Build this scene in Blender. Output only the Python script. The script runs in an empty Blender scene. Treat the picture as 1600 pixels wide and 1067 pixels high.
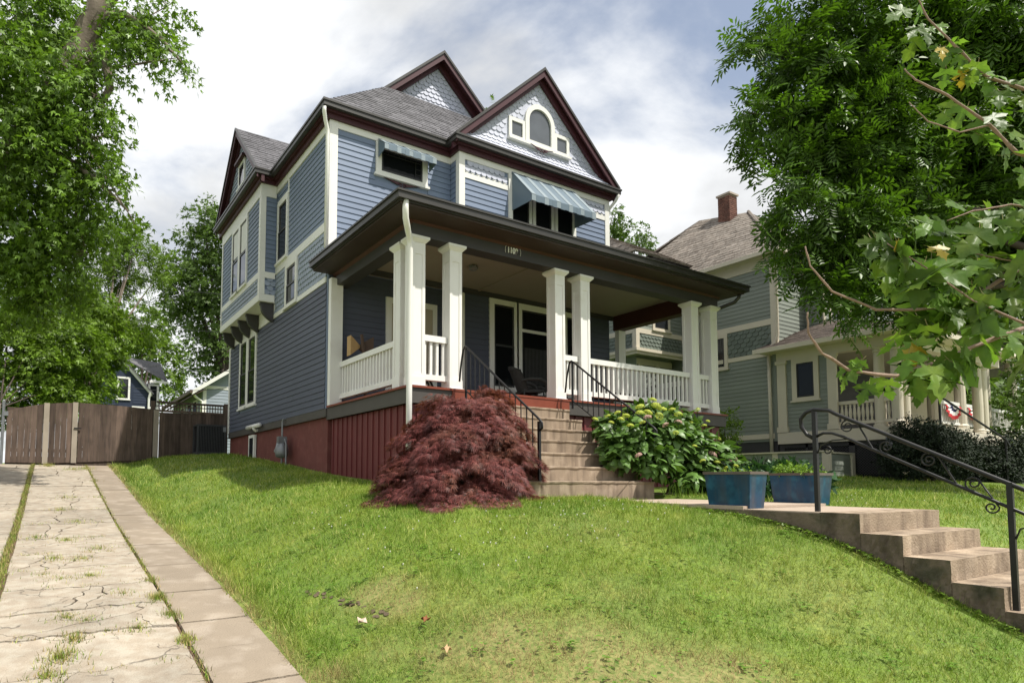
import bpy, math, random
import numpy as np
from mathutils import Vector, Matrix
random.seed(7)
rng = np.random.default_rng(7)
SC = bpy.context.scene
COL = SC.collection
# ------------------------------------------------------------------ camera
F_, CX, CY = 985.37, 691.88, 685.04
YAW, PITCH, ROLL = 0.559096, 0.066656, 0.003033
_f = np.array([math.sin(YAW)*math.cos(PITCH), math.cos(YAW)*math.cos(PITCH), math.sin(PITCH)])
_r = np.array([math.cos(YAW), -math.sin(YAW), 0.0]); _u = np.cross(_r, _f)
_c, _s = math.cos(ROLL), math.sin(ROLL)
RGT = _c*_r + _s*_u; UPV = -_s*_r + _c*_u; FWD = _f
cd = bpy.data.cameras.new('camera'); cam = bpy.data.objects.new('camera', cd); COL.objects.link(cam)
cd.sensor_width = 36; cd.lens = 36*F_/1600; cd.shift_x = (800-CX)/1600; cd.shift_y = (CY-533.5)/1600
cd.clip_start = 0.05; cd.clip_end = 2000
cam.matrix_world = Matrix([[RGT[0], UPV[0], -FWD[0], 0], [RGT[1], UPV[1], -FWD[1], 0], [RGT[2], UPV[2], -FWD[2], 0], [0, 0, 0, 1]])
SC.camera = cam
# ------------------------------------------------------------------ sky and sun
SUN_EL, SUN_AZ = math.radians(60), math.radians(30)      # azimuth measured from -Y towards +X
sdir = Vector((math.sin(SUN_AZ)*math.cos(SUN_EL), -math.cos(SUN_AZ)*math.cos(SUN_EL), math.sin(SUN_EL)))
w = bpy.data.worlds.new('World'); SC.world = w; w.use_nodes = True
nt = w.node_tree; nt.nodes.clear(); N = nt.nodes.new; L = nt.links.new
wo = N('ShaderNodeOutputWorld'); bg = N('ShaderNodeBackground'); L(bg.outputs[0], wo.inputs[0]); bg.inputs[1].default_value = 0.1
sky = N('ShaderNodeTexSky'); sky.sky_type = 'NISHITA'; sky.sun_disc = False
sky.sun_elevation = SUN_EL; sky.sun_rotation = math.pi - SUN_AZ
tc = N('ShaderNodeTexCoord'); sp = N('ShaderNodeSeparateXYZ'); L(tc.outputs['Generated'], sp.inputs[0])
def wm(op, a, b=None, c=None):
    n = N('ShaderNodeMath'); n.operation = op
    for i, v in enumerate((a, b, c)):
        if v is None: continue
        if isinstance(v, (int, float)): n.inputs[i].default_value = v
        else: L(v, n.inputs[i])
    return n.outputs[0]
zz = wm('ADD', wm('ABSOLUTE', sp.outputs[2]), 0.22)
cb = N('ShaderNodeCombineXYZ'); L(wm('ADD', wm('DIVIDE', sp.outputs[0], zz), -0.115), cb.inputs[0]); L(wm('ADD', wm('DIVIDE', sp.outputs[1], zz), 0.235), cb.inputs[1])
cb.inputs[2].default_value = 27.7
n1 = N('ShaderNodeTexNoise'); n1.inputs['Scale'].default_value = 0.9; n1.inputs['Detail'].default_value = 9; n1.inputs['Roughness'].default_value = 0.55; n1.inputs['Distortion'].default_value = 0.4
n2 = N('ShaderNodeTexNoise'); n2.inputs['Scale'].default_value = 2.3; n2.inputs['Detail'].default_value = 7; n2.inputs['Roughness'].default_value = 0.5
L(cb.outputs[0], n1.inputs['Vector']); L(cb.outputs[0], n2.inputs['Vector'])
r1 = N('ShaderNodeMapRange'); r1.interpolation_type = 'SMOOTHSTEP'; r1.inputs[1].default_value = 0.33; r1.inputs[2].default_value = 0.47
L(n1.outputs['Fac'], r1.inputs[0])
r2 = N('ShaderNodeMapRange'); r2.interpolation_type = 'SMOOTHSTEP'; r2.inputs[1].default_value = 0.33; r2.inputs[2].default_value = 0.53; r2.inputs[3].default_value = 6.1; r2.inputs[4].default_value = 8.2
L(n2.outputs['Fac'], r2.inputs[0])
cc = N('ShaderNodeCombineColor'); L(wm('MULTIPLY', r2.outputs[0], 0.985), cc.inputs[0]); L(r2.outputs[0], cc.inputs[1]); L(wm('MULTIPLY', r2.outputs[0], 1.015), cc.inputs[2])
skb = N('ShaderNodeMix'); skb.data_type = 'RGBA'; skb.blend_type = 'MIX'; skb.inputs[0].default_value = 0.25
L(sky.outputs[0], skb.inputs[6]); skb.inputs[7].default_value = (7, 7.4, 8, 1)
mx = N('ShaderNodeMix'); mx.data_type = 'RGBA'; L(r1.outputs[0], mx.inputs[0]); L(skb.outputs[2], mx.inputs[6]); L(cc.outputs[0], mx.inputs[7])
L(mx.outputs[2], bg.inputs[0])
sl = bpy.data.lights.new('sun', 'SUN'); sl.energy = 4.7; sl.angle = math.radians(0.6); sl.color = (1, 0.95, 0.86)
so = bpy.data.objects.new('sun', sl); COL.objects.link(so); so.rotation_euler = sdir.to_track_quat('Z', 'Y').to_euler()
SC.view_settings.view_transform = 'Standard'; SC.view_settings.look = 'None'; SC.view_settings.exposure = 0.40; SC.view_settings.gamma = 1
SC.view_settings.use_curve_mapping = False
try: SC.cycles.max_bounces = 8; SC.cycles.transparent_max_bounces = 8
except Exception: pass

# ------------------------------------------------------------------ helpers
def P(px, py, d):
    """point at forward depth d along the line of sight through a measured photo pixel"""
    return np.array(RGT)*((px-CX)/F_*d) - np.array(UPV)*((py-CY)/F_*d) + np.array(FWD)*d
BASE = {}
class MB:
    def __init__(s): s.v = []; s.f = []
    def add(s, v, f):
        n = len(s.v); s.v += [tuple(map(float, p)) for p in v]; s.f += [tuple(i+n for i in q) for q in f]; return s
    def box(s, x0, x1, y0, y1, z0, z1):
        return s.add([(x0,y0,z0),(x1,y0,z0),(x1,y1,z0),(x0,y1,z0),(x0,y0,z1),(x1,y0,z1),(x1,y1,z1),(x0,y1,z1)],
                     [(0,3,2,1),(4,5,6,7),(0,1,5,4),(1,2,6,5),(2,3,7,6),(3,0,4,7)])
    def quad(s, *p): return s.add(p, [tuple(range(len(p)))])
    def prism(s, pts, d):
        """extrude polygon pts (3D list) by vector d"""
        n = len(pts); q = [tuple(np.add(p, d)) for p in pts]
        fs = [tuple(reversed(range(n))), tuple(range(n, 2*n))] + [(i, (i+1) % n, (i+1) % n+n, i+n) for i in range(n)]
        return s.add(list(pts)+q, fs)
    def tube(s, pts, r, n=8, cap=True):
        pts = [Vector(p) for p in pts]; m = len(pts); rs = r if hasattr(r, '__len__') else [r]*m
        t0 = (pts[1]-pts[0]).normalized(); a = Vector((0, 0, 1)) if abs(t0.z) < .9 else Vector((1, 0, 0))
        nrm = t0.cross(a).normalized(); v = []; fs = []
        for i, p in enumerate(pts):
            t = (pts[min(i+1, m-1)]-pts[max(i-1, 0)]).normalized(); nrm = (nrm - t*nrm.dot(t)).normalized(); b = t.cross(nrm)
            for k in range(n):
                an = 2*math.pi*(k+.5)/n; v.append(p + (nrm*math.cos(an)+b*math.sin(an))*rs[i])
        for i in range(m-1):
            for k in range(n): fs.append((i*n+k, i*n+(k+1) % n, (i+1)*n+(k+1) % n, (i+1)*n+k))
        if cap: fs += [tuple(reversed(range(n))), tuple(range((m-1)*n, m*n))]
        return s.add(v, fs)
    def lathe(s, c, prof, n=14):
        v = []; fs = []; m = len(prof)
        for r, z in prof:
            for k in range(n):
                an = 2*math.pi*k/n; v.append((c[0]+r*math.cos(an), c[1]+r*math.sin(an), c[2]+z))
        for i in range(m-1):
            for k in range(n): fs.append((i*n+k, i*n+(k+1) % n, (i+1)*n+(k+1) % n, (i+1)*n+k))
        fs += [tuple(reversed(range(n))), tuple(range((m-1)*n, m*n))]
        return s.add(v, fs)
def tagset(o, label=None, cat=None, group=None, kind=None):
    if label: o['label'] = label
    if cat: o['category'] = cat
    if group: o['group'] = group
    if kind: o['kind'] = kind
    return o
def thing(name, label, cat, base, group=None):
    o = bpy.data.objects.new(name, None); COL.objects.link(o); o.location = base; o.empty_display_size = .1
    BASE[o.name] = np.array(base, float); return tagset(o, label, cat, group)
def link(name, me, mat, parent, base, smooth=False):
    if mat is not None: me.materials.append(mat)
    o = bpy.data.objects.new(name, me); COL.objects.link(o); BASE[o.name] = np.array(base, float)
    if parent is not None: o.parent = parent
    else: o.location = base
    if smooth: me.polygons.foreach_set('use_smooth', [True]*len(me.polygons))
    return o
def make(name, mb, mat, parent=None, base=None, smooth=False, label=None, cat=None, group=None, kind=None):
    V = np.array(mb.v)
    if parent is not None: base = BASE[parent.name]
    elif base is None: base = np.array([(V[:,0].min()+V[:,0].max())/2, (V[:,1].min()+V[:,1].max())/2, V[:,2].min()])
    me = bpy.data.meshes.new(name); me.from_pydata([tuple(p) for p in V-np.array(base)], [], mb.f); me.update()
    return tagset(link(name, me, mat, parent, base, smooth), label, cat, group, kind)
def makenp(name, V, Fc, mat, parent=None, base=None, smooth=False, attrs=None, **t):
    V = np.asarray(V, float); Fc = np.asarray(Fc, np.int32)
    if parent is not None: base = BASE[parent.name]
    elif base is None: base = np.array([V[:,0].mean(), V[:,1].mean(), V[:,2].min()])
    me = bpy.data.meshes.new(name); nf, k = Fc.shape
    me.vertices.add(len(V)); me.vertices.foreach_set('co', (V-np.array(base)).astype(np.float32).ravel())
    me.loops.add(nf*k); me.loops.foreach_set('vertex_index', Fc.ravel())
    me.polygons.add(nf); me.polygons.foreach_set('loop_start', np.arange(nf, dtype=np.int32)*k); me.polygons.foreach_set('loop_total', np.full(nf, k, np.int32))
    for nm, arr in (attrs or {}).items():
        a = me.attributes.new(nm, 'FLOAT', 'POINT'); a.data.foreach_set('value', np.asarray(arr, np.float32))
    me.update(calc_edges=True)
    return tagset(link(name, me, mat, parent, base, smooth), **t)
def inst(name, me, parent, loc, rot=(0,0,0), scale=(1,1,1)):
    """another object sharing mesh data, child of a part; loc in world"""
    o = bpy.data.objects.new(name, me); COL.objects.link(o); o.parent = parent
    o.location = np.array(loc)-BASE[parent.name]; o.rotation_euler = rot; o.scale = scale; return o
def copy_tree(o, parent=None):
    c = o.copy(); COL.objects.link(c)
    if parent is not None: c.parent = parent
    for ch in list(o.children): copy_tree(ch, c)
    return c
def bx(name, mat, parent, *b, **k): return make(name, MB().box(*b), mat, parent, **k)

# ------------------------------------------------------------------ materials
def M(name, col, rough=.6, var=.12, vs=3., bump=0., bs=60., ov=0., spec=.3, col2=None, s2=2., th=(.5,.65), isl=0., trans=0., streak=None, metal=0., coat=0., crack=False):
    m = bpy.data.materials.new(name); m.use_nodes = True; t = m.node_tree; n = t.nodes; l = t.links; b = n['Principled BSDF']
    b.inputs['Roughness'].default_value = rough; b.inputs['Specular IOR Level'].default_value = spec; b.inputs['Metallic'].default_value = metal
    if coat: b.inputs['Coat Weight'].default_value = coat
    tcn = n.new('ShaderNodeTexCoord'); co = tcn.outputs['Object']
    geo = n.new('ShaderNodeNewGeometry'); co = geo.outputs['Position']
    def nz(sc, det=5, vec=co):
        q = n.new('ShaderNodeTexNoise'); q.inputs['Scale'].default_value = sc; q.inputs['Detail'].default_value = det; l.new(vec, q.inputs['Vector']); return q.outputs['Fac']
    def mth(op, a, b_):
        q = n.new('ShaderNodeMath'); q.operation = op
        for i, v in enumerate((a, b_)):
            if isinstance(v, (int, float)): q.inputs[i].default_value = v
            else: l.new(v, q.inputs[i])
        return q.outputs[0]
    rgb = n.new('ShaderNodeRGB'); rgb.outputs[0].default_value = (*col, 1); c = rgb.outputs[0]
    if col2 is not None:
        mr = n.new('ShaderNodeMapRange'); mr.inputs[1].default_value = th[0]; mr.inputs[2].default_value = th[1]; l.new(nz(s2, 6), mr.inputs[0])
        mi = n.new('ShaderNodeMix'); mi.data_type = 'RGBA'; l.new(mr.outputs[0], mi.inputs[0]); l.new(c, mi.inputs[6]); mi.inputs[7].default_value = (*col2, 1); c = mi.outputs[2]
    if streak is not None:      # vertical stains
        mp = n.new('ShaderNodeMapping'); mp.inputs['Scale'].default_value = (1, 1, .12); l.new(co, mp.inputs[0])
        mr = n.new('ShaderNodeMapRange'); mr.inputs[1].default_value = .45; mr.inputs[2].default_value = .75; l.new(nz(streak[1], 5, mp.outputs[0]), mr.inputs[0])
        mi = n.new('ShaderNodeMix'); mi.data_type = 'RGBA'; l.new(mr.outputs[0], mi.inputs[0]); l.new(c, mi.inputs[6]); mi.inputs[7].default_value = (*streak[0], 1); c = mi.outputs[2]
    f = mth('ADD', mth('MULTIPLY', mth('SUBTRACT', nz(vs), .5), var*4), 1.0)
    if crack:       # hairline cracks and grit
        nv = n.new('ShaderNodeTexNoise'); nv.inputs['Scale'].default_value = 3; nv.inputs['Detail'].default_value = 6; l.new(co, nv.inputs['Vector'])
        av = n.new('ShaderNodeVectorMath'); av.operation = 'MULTIPLY_ADD'; l.new(nv.outputs['Color'], av.inputs[0]); av.inputs[1].default_value = (.5,.5,0); l.new(co, av.inputs[2])
        vo = n.new('ShaderNodeTexVoronoi'); vo.feature = 'DISTANCE_TO_EDGE'; vo.inputs['Scale'].default_value = 1.7; l.new(av.outputs[0], vo.inputs['Vector'])
        mr = n.new('ShaderNodeMapRange'); mr.inputs[1].default_value = .003; mr.inputs[2].default_value = .014; mr.inputs[3].default_value = .45; l.new(vo.outputs['Distance'], mr.inputs[0])
        mk_ = n.new('ShaderNodeMapRange'); mk_.inputs[1].default_value = .46; mk_.inputs[2].default_value = .54; l.new(nz(2.3), mk_.inputs[0])
        f = mth('MULTIPLY', f, mth('MAXIMUM', mr.outputs[0], mk_.outputs[0])); f = mth('MULTIPLY', f, mth('ADD', mth('MULTIPLY', nz(160, 2), .5), .75))
    if ov:
        oi = n.new('ShaderNodeObjectInfo'); f = mth('MULTIPLY', f, mth('ADD', mth('MULTIPLY', mth('SUBTRACT', oi.outputs['Random'], .5), ov*2), 1.0))
    if isl:
        f = mth('MULTIPLY', f, mth('ADD', mth('MULTIPLY', mth('SUBTRACT', geo.outputs['Random Per Island'], .5), isl*2), 1.0))
    vm = n.new('ShaderNodeVectorMath'); vm.operation = 'SCALE'; l.new(c, vm.inputs[0]); l.new(f, vm.inputs['Scale']); c = vm.outputs[0]
    l.new(c, b.inputs['Base Color'])
    if bump:
        bp = n.new('ShaderNodeBump'); bp.inputs['Strength'].default_value = bump; bp.inputs['Distance'].default_value = .01; l.new(nz(bs, 8), bp.inputs['Height']); l.new(bp.outputs[0], b.inputs['Normal'])
    if trans:
        tr = n.new('ShaderNodeBsdfTranslucent'); v2 = n.new('ShaderNodeVectorMath'); v2.operation = 'MULTIPLY'; l.new(c, v2.inputs[0]); v2.inputs[1].default_value = (1.25, 1.35, .6); l.new(v2.outputs[0], tr.inputs[0])
        ms = n.new('ShaderNodeMixShader'); ms.inputs[0].default_value = trans; l.new(b.outputs[0], ms.inputs[1]); l.new(tr.outputs[0], ms.inputs[2]); l.new(ms.outputs[0], n['Material Output'].inputs[0])
    m['c'] = 1
    return m
def shingle_mat(name, c1, c2, axis_scale=(1, 1, 1)):
    return M(name, c1, .9, .10, 2., .5, 90, col2=c2, s2=9, th=(.42, .62), isl=.22)
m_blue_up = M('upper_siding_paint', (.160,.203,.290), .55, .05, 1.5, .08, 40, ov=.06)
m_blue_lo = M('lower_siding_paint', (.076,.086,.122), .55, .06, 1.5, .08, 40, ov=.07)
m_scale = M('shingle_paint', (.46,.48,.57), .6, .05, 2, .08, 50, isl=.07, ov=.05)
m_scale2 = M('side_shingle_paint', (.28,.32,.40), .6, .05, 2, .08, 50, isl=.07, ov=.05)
m_trim = M('white_trim_paint', (.73,.725,.685), .45, .035, 2, .05, 30)
m_white = M('white_column_paint', (.76,.75,.72), .4, .03, 3, .04, 30, col2=(.66,.64,.59), s2=3, th=(.55,.8))
m_burg = M('burgundy_paint', (.058,.019,.024), .45, .1, 3)
m_gut = M('dark_gutter_metal', (.030,.028,.024), .4, .15, 3, spec=.5)
m_char = M('charcoal_paint', (.052,.049,.050), .5, .1, 3)
m_redsoffit = M('red_brown_soffit', (.062,.022,.017), .5, .15, 3)
m_dksoffit = M('dark_brown_soffit', (.052,.036,.030), .5, .12, 3)
m_glassd = M('shaded_window_glass', (.008,.009,.010), .05, .0, 2, spec=.12)
m_glassg = M('gable_window_glass', (.085,.095,.11), .05, .25, 1.6, spec=.6)  # pane base lightened to grey-blue, standing in for the reflected sky
m_ceil = M('porch_ceiling_paint', (.30,.27,.22), .6, .05, 2)
m_found = M('painted_brick_foundation', (.150,.046,.040), .75, .12, 4, .35, 30, col2=(.17,.06,.05), s2=6)
m_batten = M('red_board_paint', (.145,.036,.036), .5, .1, 3, .1, 30, ov=.08)
m_deck = M('deck_paint', (.20,.05,.028), .45, .18, 3)
m_band = M('grey_skirt_paint', (.075,.068,.062), .55, .1, 3)
m_roof = shingle_mat('grey_roof_shingle', (.100,.098,.106), (.140,.137,.148))
m_conc = M('tan_step_concrete', (.30,.23,.165), .85, .14, 2.5, .4, 80, streak=((.15,.11,.08), 9), col2=(.37,.29,.215), s2=5)
m_stair = M('weathered_stair_concrete', (.31,.24,.172), .9, .2, 2.2, 1., 45, streak=((.13,.095,.068), 6), col2=(.41,.325,.24), s2=5)
m_side = M('dark_stair_side', (.15,.118,.085), .95, .22, 4, 1., 30, col2=(.075,.07,.045), s2=5, streak=((.07,.055,.04), 6))  # darker, blotched and streaked tone for the stair and walk sides
m_drive = M('driveway_concrete', (.30,.252,.195), .9, .18, 3.1, 1., 70, col2=(.35,.31,.25), s2=9, th=(.42,.62), ov=.12, crack=True)
m_strip = M('kerb_strip_concrete', (.25,.205,.155), .9, .13, 2.2, .8, 70, col2=(.31,.26,.205), s2=4, ov=.07)
m_walk = M('walk_concrete', (.40,.32,.25), .9, .10, 2, .5, 70, ov=.05)
m_iron = M('black_iron_paint', (.011,.0105,.011), .42, .2, 4, spec=.35)
m_wood = M('weathered_fence_wood', (.118,.084,.066), .85, .18, 3, .5, 40, ov=.35, streak=((.055,.04,.032), 14))
m_wood2 = M('pale_fence_wood', (.30,.26,.21), .85, .14, 3, .3, 40, ov=.1)
m_metal = M('grey_metal', (.22,.23,.24), .4, .12, 6, metal=.4)
m_ac = M('dark_grey_metal', (.05,.052,.055), .45, .1, 5)
m_pvc = M('white_plastic_pipe', (.78,.77,.74), .35, .04, 5)
m_glass = M('window_glass', (.018,.02,.024), .04, .0, 2, spec=.6)
m_gframe = M('storm_sash', (.035,.035,.035), .4, .1, 5)
m_curtain = M('lace_curtain', (.45,.45,.43), .9, .25, 6)
m_awn = M('awning_light_stripe', (.235,.285,.315), .5, .04, 3)
m_awn2 = M('awning_blue_stripe', (.125,.17,.21), .5, .05, 3)
m_sage = M('sage_siding_paint', (.225,.248,.215), .55, .05, 1.5, .06, 40, ov=.06)
m_sage2 = M('dark_sage_shingle', (.135,.160,.135), .6, .06, 2, .1, 50, isl=.1)
m_cream = M('cream_trim_paint', (.60,.545,.44), .5, .05, 2)
m_nroof = shingle_mat('brown_roof_shingle', (.143,.120,.100), (.222,.197,.170))
m_ngrey = M('dark_grey_base_and_shade', (.055,.053,.055), .6, .1, 3)
m_nroof2 = shingle_mat('dark_brown_roof_shingle', (.085,.068,.058), (.125,.10,.085))
m_brick = M('chimney_brick', (.125,.058,.042), .85, .15, 6, .4, 50, isl=.3)
m_mortar = M('mortar', (.36,.31,.26), .9, .1, 6)
m_navy = M('navy_siding_paint', (.022,.032,.058), .6, .08, 2)
m_greyblue = M('grey_blue_siding', (.27,.31,.36), .6, .05, 2, ov=.05)
m_yellow = M('pale_yellow_siding', (.62,.55,.36), .6, .05, 2)
m_brownroof = M('brown_gutter', (.10,.07,.05), .6, .1, 3)
m_bark = M('grey_bark', (.19,.155,.125), .95, .2, 4, 1., 18, streak=((.085,.065,.05), 5))
m_bark2 = M('twig_bark', (.26,.185,.14), .8, .2, 20, .4, 80)
m_bark3 = M('dark_bark', (.07,.055,.045), .95, .2, 6, .8, 20)
m_leaf_a = M('silver_maple_leaf', (.125,.215,.026), .42, .25, .8, isl=.45, trans=.33, spec=.35)
m_leaf_b = M('bush_leaf', (.125,.205,.022), .42, .25, .9, isl=.45, trans=.33, spec=.3)
m_leaf_c = M('far_tree_leaf', (.090,.150,.032), .55, .2, .6, isl=.35, trans=.3)
m_leaf_d = M('ash_leaf', (.074,.148,.014), .42, .25, .9, isl=.45, trans=.30, spec=.35)
m_leaf_r = M('red_maple_leaf', (.100,.185,.030), .42, .16, 22, ov=.40, trans=.48, spec=.32, col2=(.19,.27,.045), s2=8, th=(.48,.72), bump=.15, bs=60)
m_leaf_ry = M('yellowing_maple_leaf', (.36,.27,.03), .45, .2, 14, ov=.2, trans=.35, spec=.4)
m_jmap = M('purple_maple_leaf', (.155,.046,.042), .5, .24, 1.6, isl=.6, trans=.30, spec=.3, col2=(.165,.060,.038), s2=2.2, th=(.5,.7))
m_hyd = M('hydrangea_leaf', (.105,.200,.040), .42, .12, 8, ov=.3, isl=.15, trans=.25, spec=.4)
m_hydf = M('green_yellow_bloom', (.42,.48,.07), .6, .15, 20, isl=.3, trans=.15)
m_hydp = M('faded_pink_bloom', (.42,.27,.22), .7, .2, 20, isl=.35)
m_lime = M('lime_foliage', (.17,.28,.035), .5, .15, 5, isl=.35, trans=.3)
m_hosta = M('dark_green_foliage', (.035,.085,.03), .4, .15, 5, isl=.3, trans=.2)
m_yew = M('yew_needles', (.016,.028,.012), .7, .2, 3, isl=.4)
m_soil = M('soil', (.105,.078,.050), .95, .2, 10, .6, 50)
m_mulch = M('mulch', (.13,.085,.055), .95, .25, 14, .8, 60)
m_rot = M('wicker', (.05,.052,.05), .6, .2, 30, .6, 120)
m_tan = M('tan_wood', (.42,.27,.12), .6, .1, 10)
m_dkwood = M('dark_wood', (.08,.05,.035), .6, .1, 10)
m_clothw = M('white_cloth', (.72,.72,.70), .8, .05, 5)
m_clothk = M('black_white_pattern', (.03,.03,.03), .8, .0, 5, col2=(.7,.7,.68), s2=16, th=(.49,.51))
m_red = M('red_cloth', (.42,.03,.035), .8, .1, 5); m_bluec = M('navy_cloth', (.03,.035,.10), .8, .1, 5)
m_stone = M('dark_stone', (.09,.08,.07), .9, .2, 5, .8, 12)
m_wire = M('cable', (.03,.03,.03), .6, 0, 2)
m_black = M('dark_interior', (.012,.012,.014), .8, 0, 2)
# blue glaze for the planters: blotchy vertical runs
m_glaze = M('blue_glaze', (.006,.045,.10), .22, .25, 5, .05, 30, spec=.35, col2=(.02,.10,.17), s2=7, th=(.5,.72), streak=((.05,.06,.08), 8))
m_rim = M('brown_glaze_rim', (.10,.075,.06), .3, .2, 9, spec=.5)
# lawn / grass
def grass_material(name, ground=False):
    m = bpy.data.materials.new(name); m.use_nodes = True; t = m.node_tree; n = t.nodes; l = t.links; b = n['Principled BSDF']
    b.inputs['Roughness'].default_value = .6; b.inputs['Specular IOR Level'].default_value = .25
    geo = n.new('ShaderNodeNewGeometry'); co = geo.outputs['Position']
    def nz(sc, det=5):
        q = n.new('ShaderNodeTexNoise'); q.inputs['Scale'].default_value = sc; q.inputs['Detail'].default_value = det; l.new(co, q.inputs['Vector']); return q.outputs['Fac']
    def rng_(v, a, b_, c=0., d=1.):
        q = n.new('ShaderNodeMapRange'); l.new(v, q.inputs[0])
        for i, x in enumerate((a, b_, c, d)): q.inputs[i+1].default_value = x
        return q.outputs[0]
    def mix(fac, c1, c2):
        q = n.new('ShaderNodeMix'); q.data_type = 'RGBA'; l.new(fac, q.inputs[0])
        for i, c in ((6, c1), (7, c2)):
            if isinstance(c, tuple): q.inputs[i].default_value = (*c, 1)
            else: l.new(c, q.inputs[i])
        return q.outputs[2]
    c = mix(rng_(nz(.9), .38, .62), (.130,.240,.017), (.235,.325,.034))
    c = mix(rng_(nz(3.3, 6), .55, .72), c, (.33,.38,.065))
    if not ground: c = mix(rng_(geo.outputs['Random Per Island'], .72, 1., 0, .9), c, (.42,.39,.15))
    at = n.new('ShaderNodeAttribute'); at.attribute_name = 'dry'
    c = mix(at.outputs['Fac'], c, (.40,.29,.15))
    if ground: c = mix(rng_(nz(30), .35, .65, .45, .95), c, (.10,.145,.03))
    if not ground:
        q = n.new('ShaderNodeVectorMath'); q.operation = 'SCALE'; l.new(c, q.inputs[0]); l.new(rng_(geo.outputs['Random Per Island'], 0, 1, .5, 1.5), q.inputs['Scale']); c = q.outputs[0]
        tr = n.new('ShaderNodeBsdfTranslucent'); l.new(c, tr.inputs[0]); ms = n.new('ShaderNodeMixShader'); ms.inputs[0].default_value = .35
        l.new(b.outputs[0], ms.inputs[1]); l.new(tr.outputs[0], ms.inputs[2]); l.new(ms.outputs[0], n['Material Output'].inputs[0])
    l.new(c, b.inputs['Base Color'])
    return m
m_grass = grass_material('grass_blade'); m_turf = grass_material('turf', True)
# ------------------------------------------------------------------ terrain
def pchip(xs, ys):
    xs = np.array(xs, float); ys = np.array(ys, float); h = np.diff(xs); d = np.diff(ys)/h; m = np.zeros_like(xs)
    for i in range(1, len(xs)-1):
        if d[i-1]*d[i] > 0: w1 = 2*h[i]+h[i-1]; w2 = h[i]+2*h[i-1]; m[i] = (w1+w2)/(w1/d[i-1]+w2/d[i])
    m[0] = d[0]; m[-1] = d[-1]
    def f(x):
        x = np.clip(np.asarray(x, float), xs[0], xs[-1]); i = np.clip(np.searchsorted(xs, x)-1, 0, len(xs)-2); t = (x-xs[i])/h[i]
        return (2*t**3-3*t**2+1)*ys[i]+(t**3-2*t**2+t)*h[i]*m[i]+(-2*t**3+3*t**2)*ys[i+1]+(t**3-t**2)*h[i]*m[i+1]
    return f
drive_z = pchip([-8,0,2,3.9,5.7,7.8,11.4,14.8,18,20.4,26,70], [-1.78,-1.72,-1.52,-1.28,-1.06,-.88,-.58,-.20,.17,.40,.60,.8])
_st = [(-6, drive_z), (1.45, drive_z),
 (3.0, pchip([-8,0,1,2,3.2,4.5,6.5,9,11.4,14.4,19.5,26,70], [-1.75,-1.65,-1.53,-1.34,-1.02,-.74,-.47,-.25,-.09,.22,.64,.75,.9])),
 (4.6, pchip([-8,0,1,2,3,4,5,6.3,8,11.4,14.4,19.4,26,70], [-1.72,-1.62,-1.5,-1.24,-.92,-.63,-.41,-.24,-.12,.11,.39,.74,.8,.95])),
 (6.3, pchip([-8,0,1,1.77,2.2,2.6,3.1,3.7,5,6.3,8,11,19,26,70], [-1.72,-1.62,-1.48,-1.15,-.97,-.77,-.56,-.42,-.28,-.22,-.17,.0,.7,.8,.95])),
 (8.4, pchip([-8,0,1,1.77,2.2,2.6,3.1,3.7,5,6.3,8,11,19,26,70], [-1.72,-1.62,-1.48,-1.10,-.90,-.68,-.46,-.34,-.26,-.22,-.17,.0,.7,.8,.95])),
 (13, pchip([-8,0,1,2.2,3,4.5,6.5,9,11,20,26,70], [-1.72,-1.62,-1.5,-.92,-.55,-.30,-.16,0,.1,.7,.8,.95])),
 (18, pchip([-8,0,1,2.2,3.2,5,8,10.5,20,26,70], [-1.72,-1.62,-1.5,-.92,-.48,-.2,.1,.25,.7,.8,.95])),
 (70, pchip([-8,0,1,2.2,3.2,5,8,10.5,20,26,70], [-1.72,-1.62,-1.5,-.92,-.48,-.2,.1,.25,.7,.8,.95]))]
def hgt(x, y):
    x = np.asarray(x, float); y = np.asarray(y, float); xs = np.array([s[0] for s in _st]); ys = np.array([s[1](y) for s in _st])   # K x ...
    K = len(xs); h = np.diff(xs).reshape((-1,)+(1,)*x.ndim); d = np.diff(ys, axis=0)/h; m = np.zeros_like(ys)
    a, b = d[:-1], d[1:]; ok = a*b > 0; w1 = 2*h[1:]+h[:-1]; w2 = h[1:]+2*h[:-1]
    with np.errstate(divide='ignore', invalid='ignore'): m[1:-1] = np.where(ok, (w1+w2)/(w1/np.where(ok, a, 1)+w2/np.where(ok, b, 1)), 0)
    m[0] = d[0]; m[-1] = d[-1]
    xc = np.clip(x, xs[0], xs[-1]); i = np.clip(np.searchsorted(xs, xc)-1, 0, K-2); hh = np.diff(xs)[i]; t = (xc-xs[i])/hh
    tk = lambda A, j: np.take_along_axis(A, j[None], 0)[0] if x.ndim else A[j]
    return (2*t**3-3*t**2+1)*tk(ys, i)+(t**3-2*t**2+t)*hh*tk(m, i)+(-2*t**3+3*t**2)*tk(ys, i+1)+(t**3-t**2)*hh*tk(m, i+1)
def hz(x, y): return float(hgt(np.array([x]), np.array([y]))[0])
DRX = 1.45                     # lawn edge of the drive
XL, XR = 6.30, 7.98            # lower stair
LY, LZ, TR_, RI = 2.89, -.29, .335, .175
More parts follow.
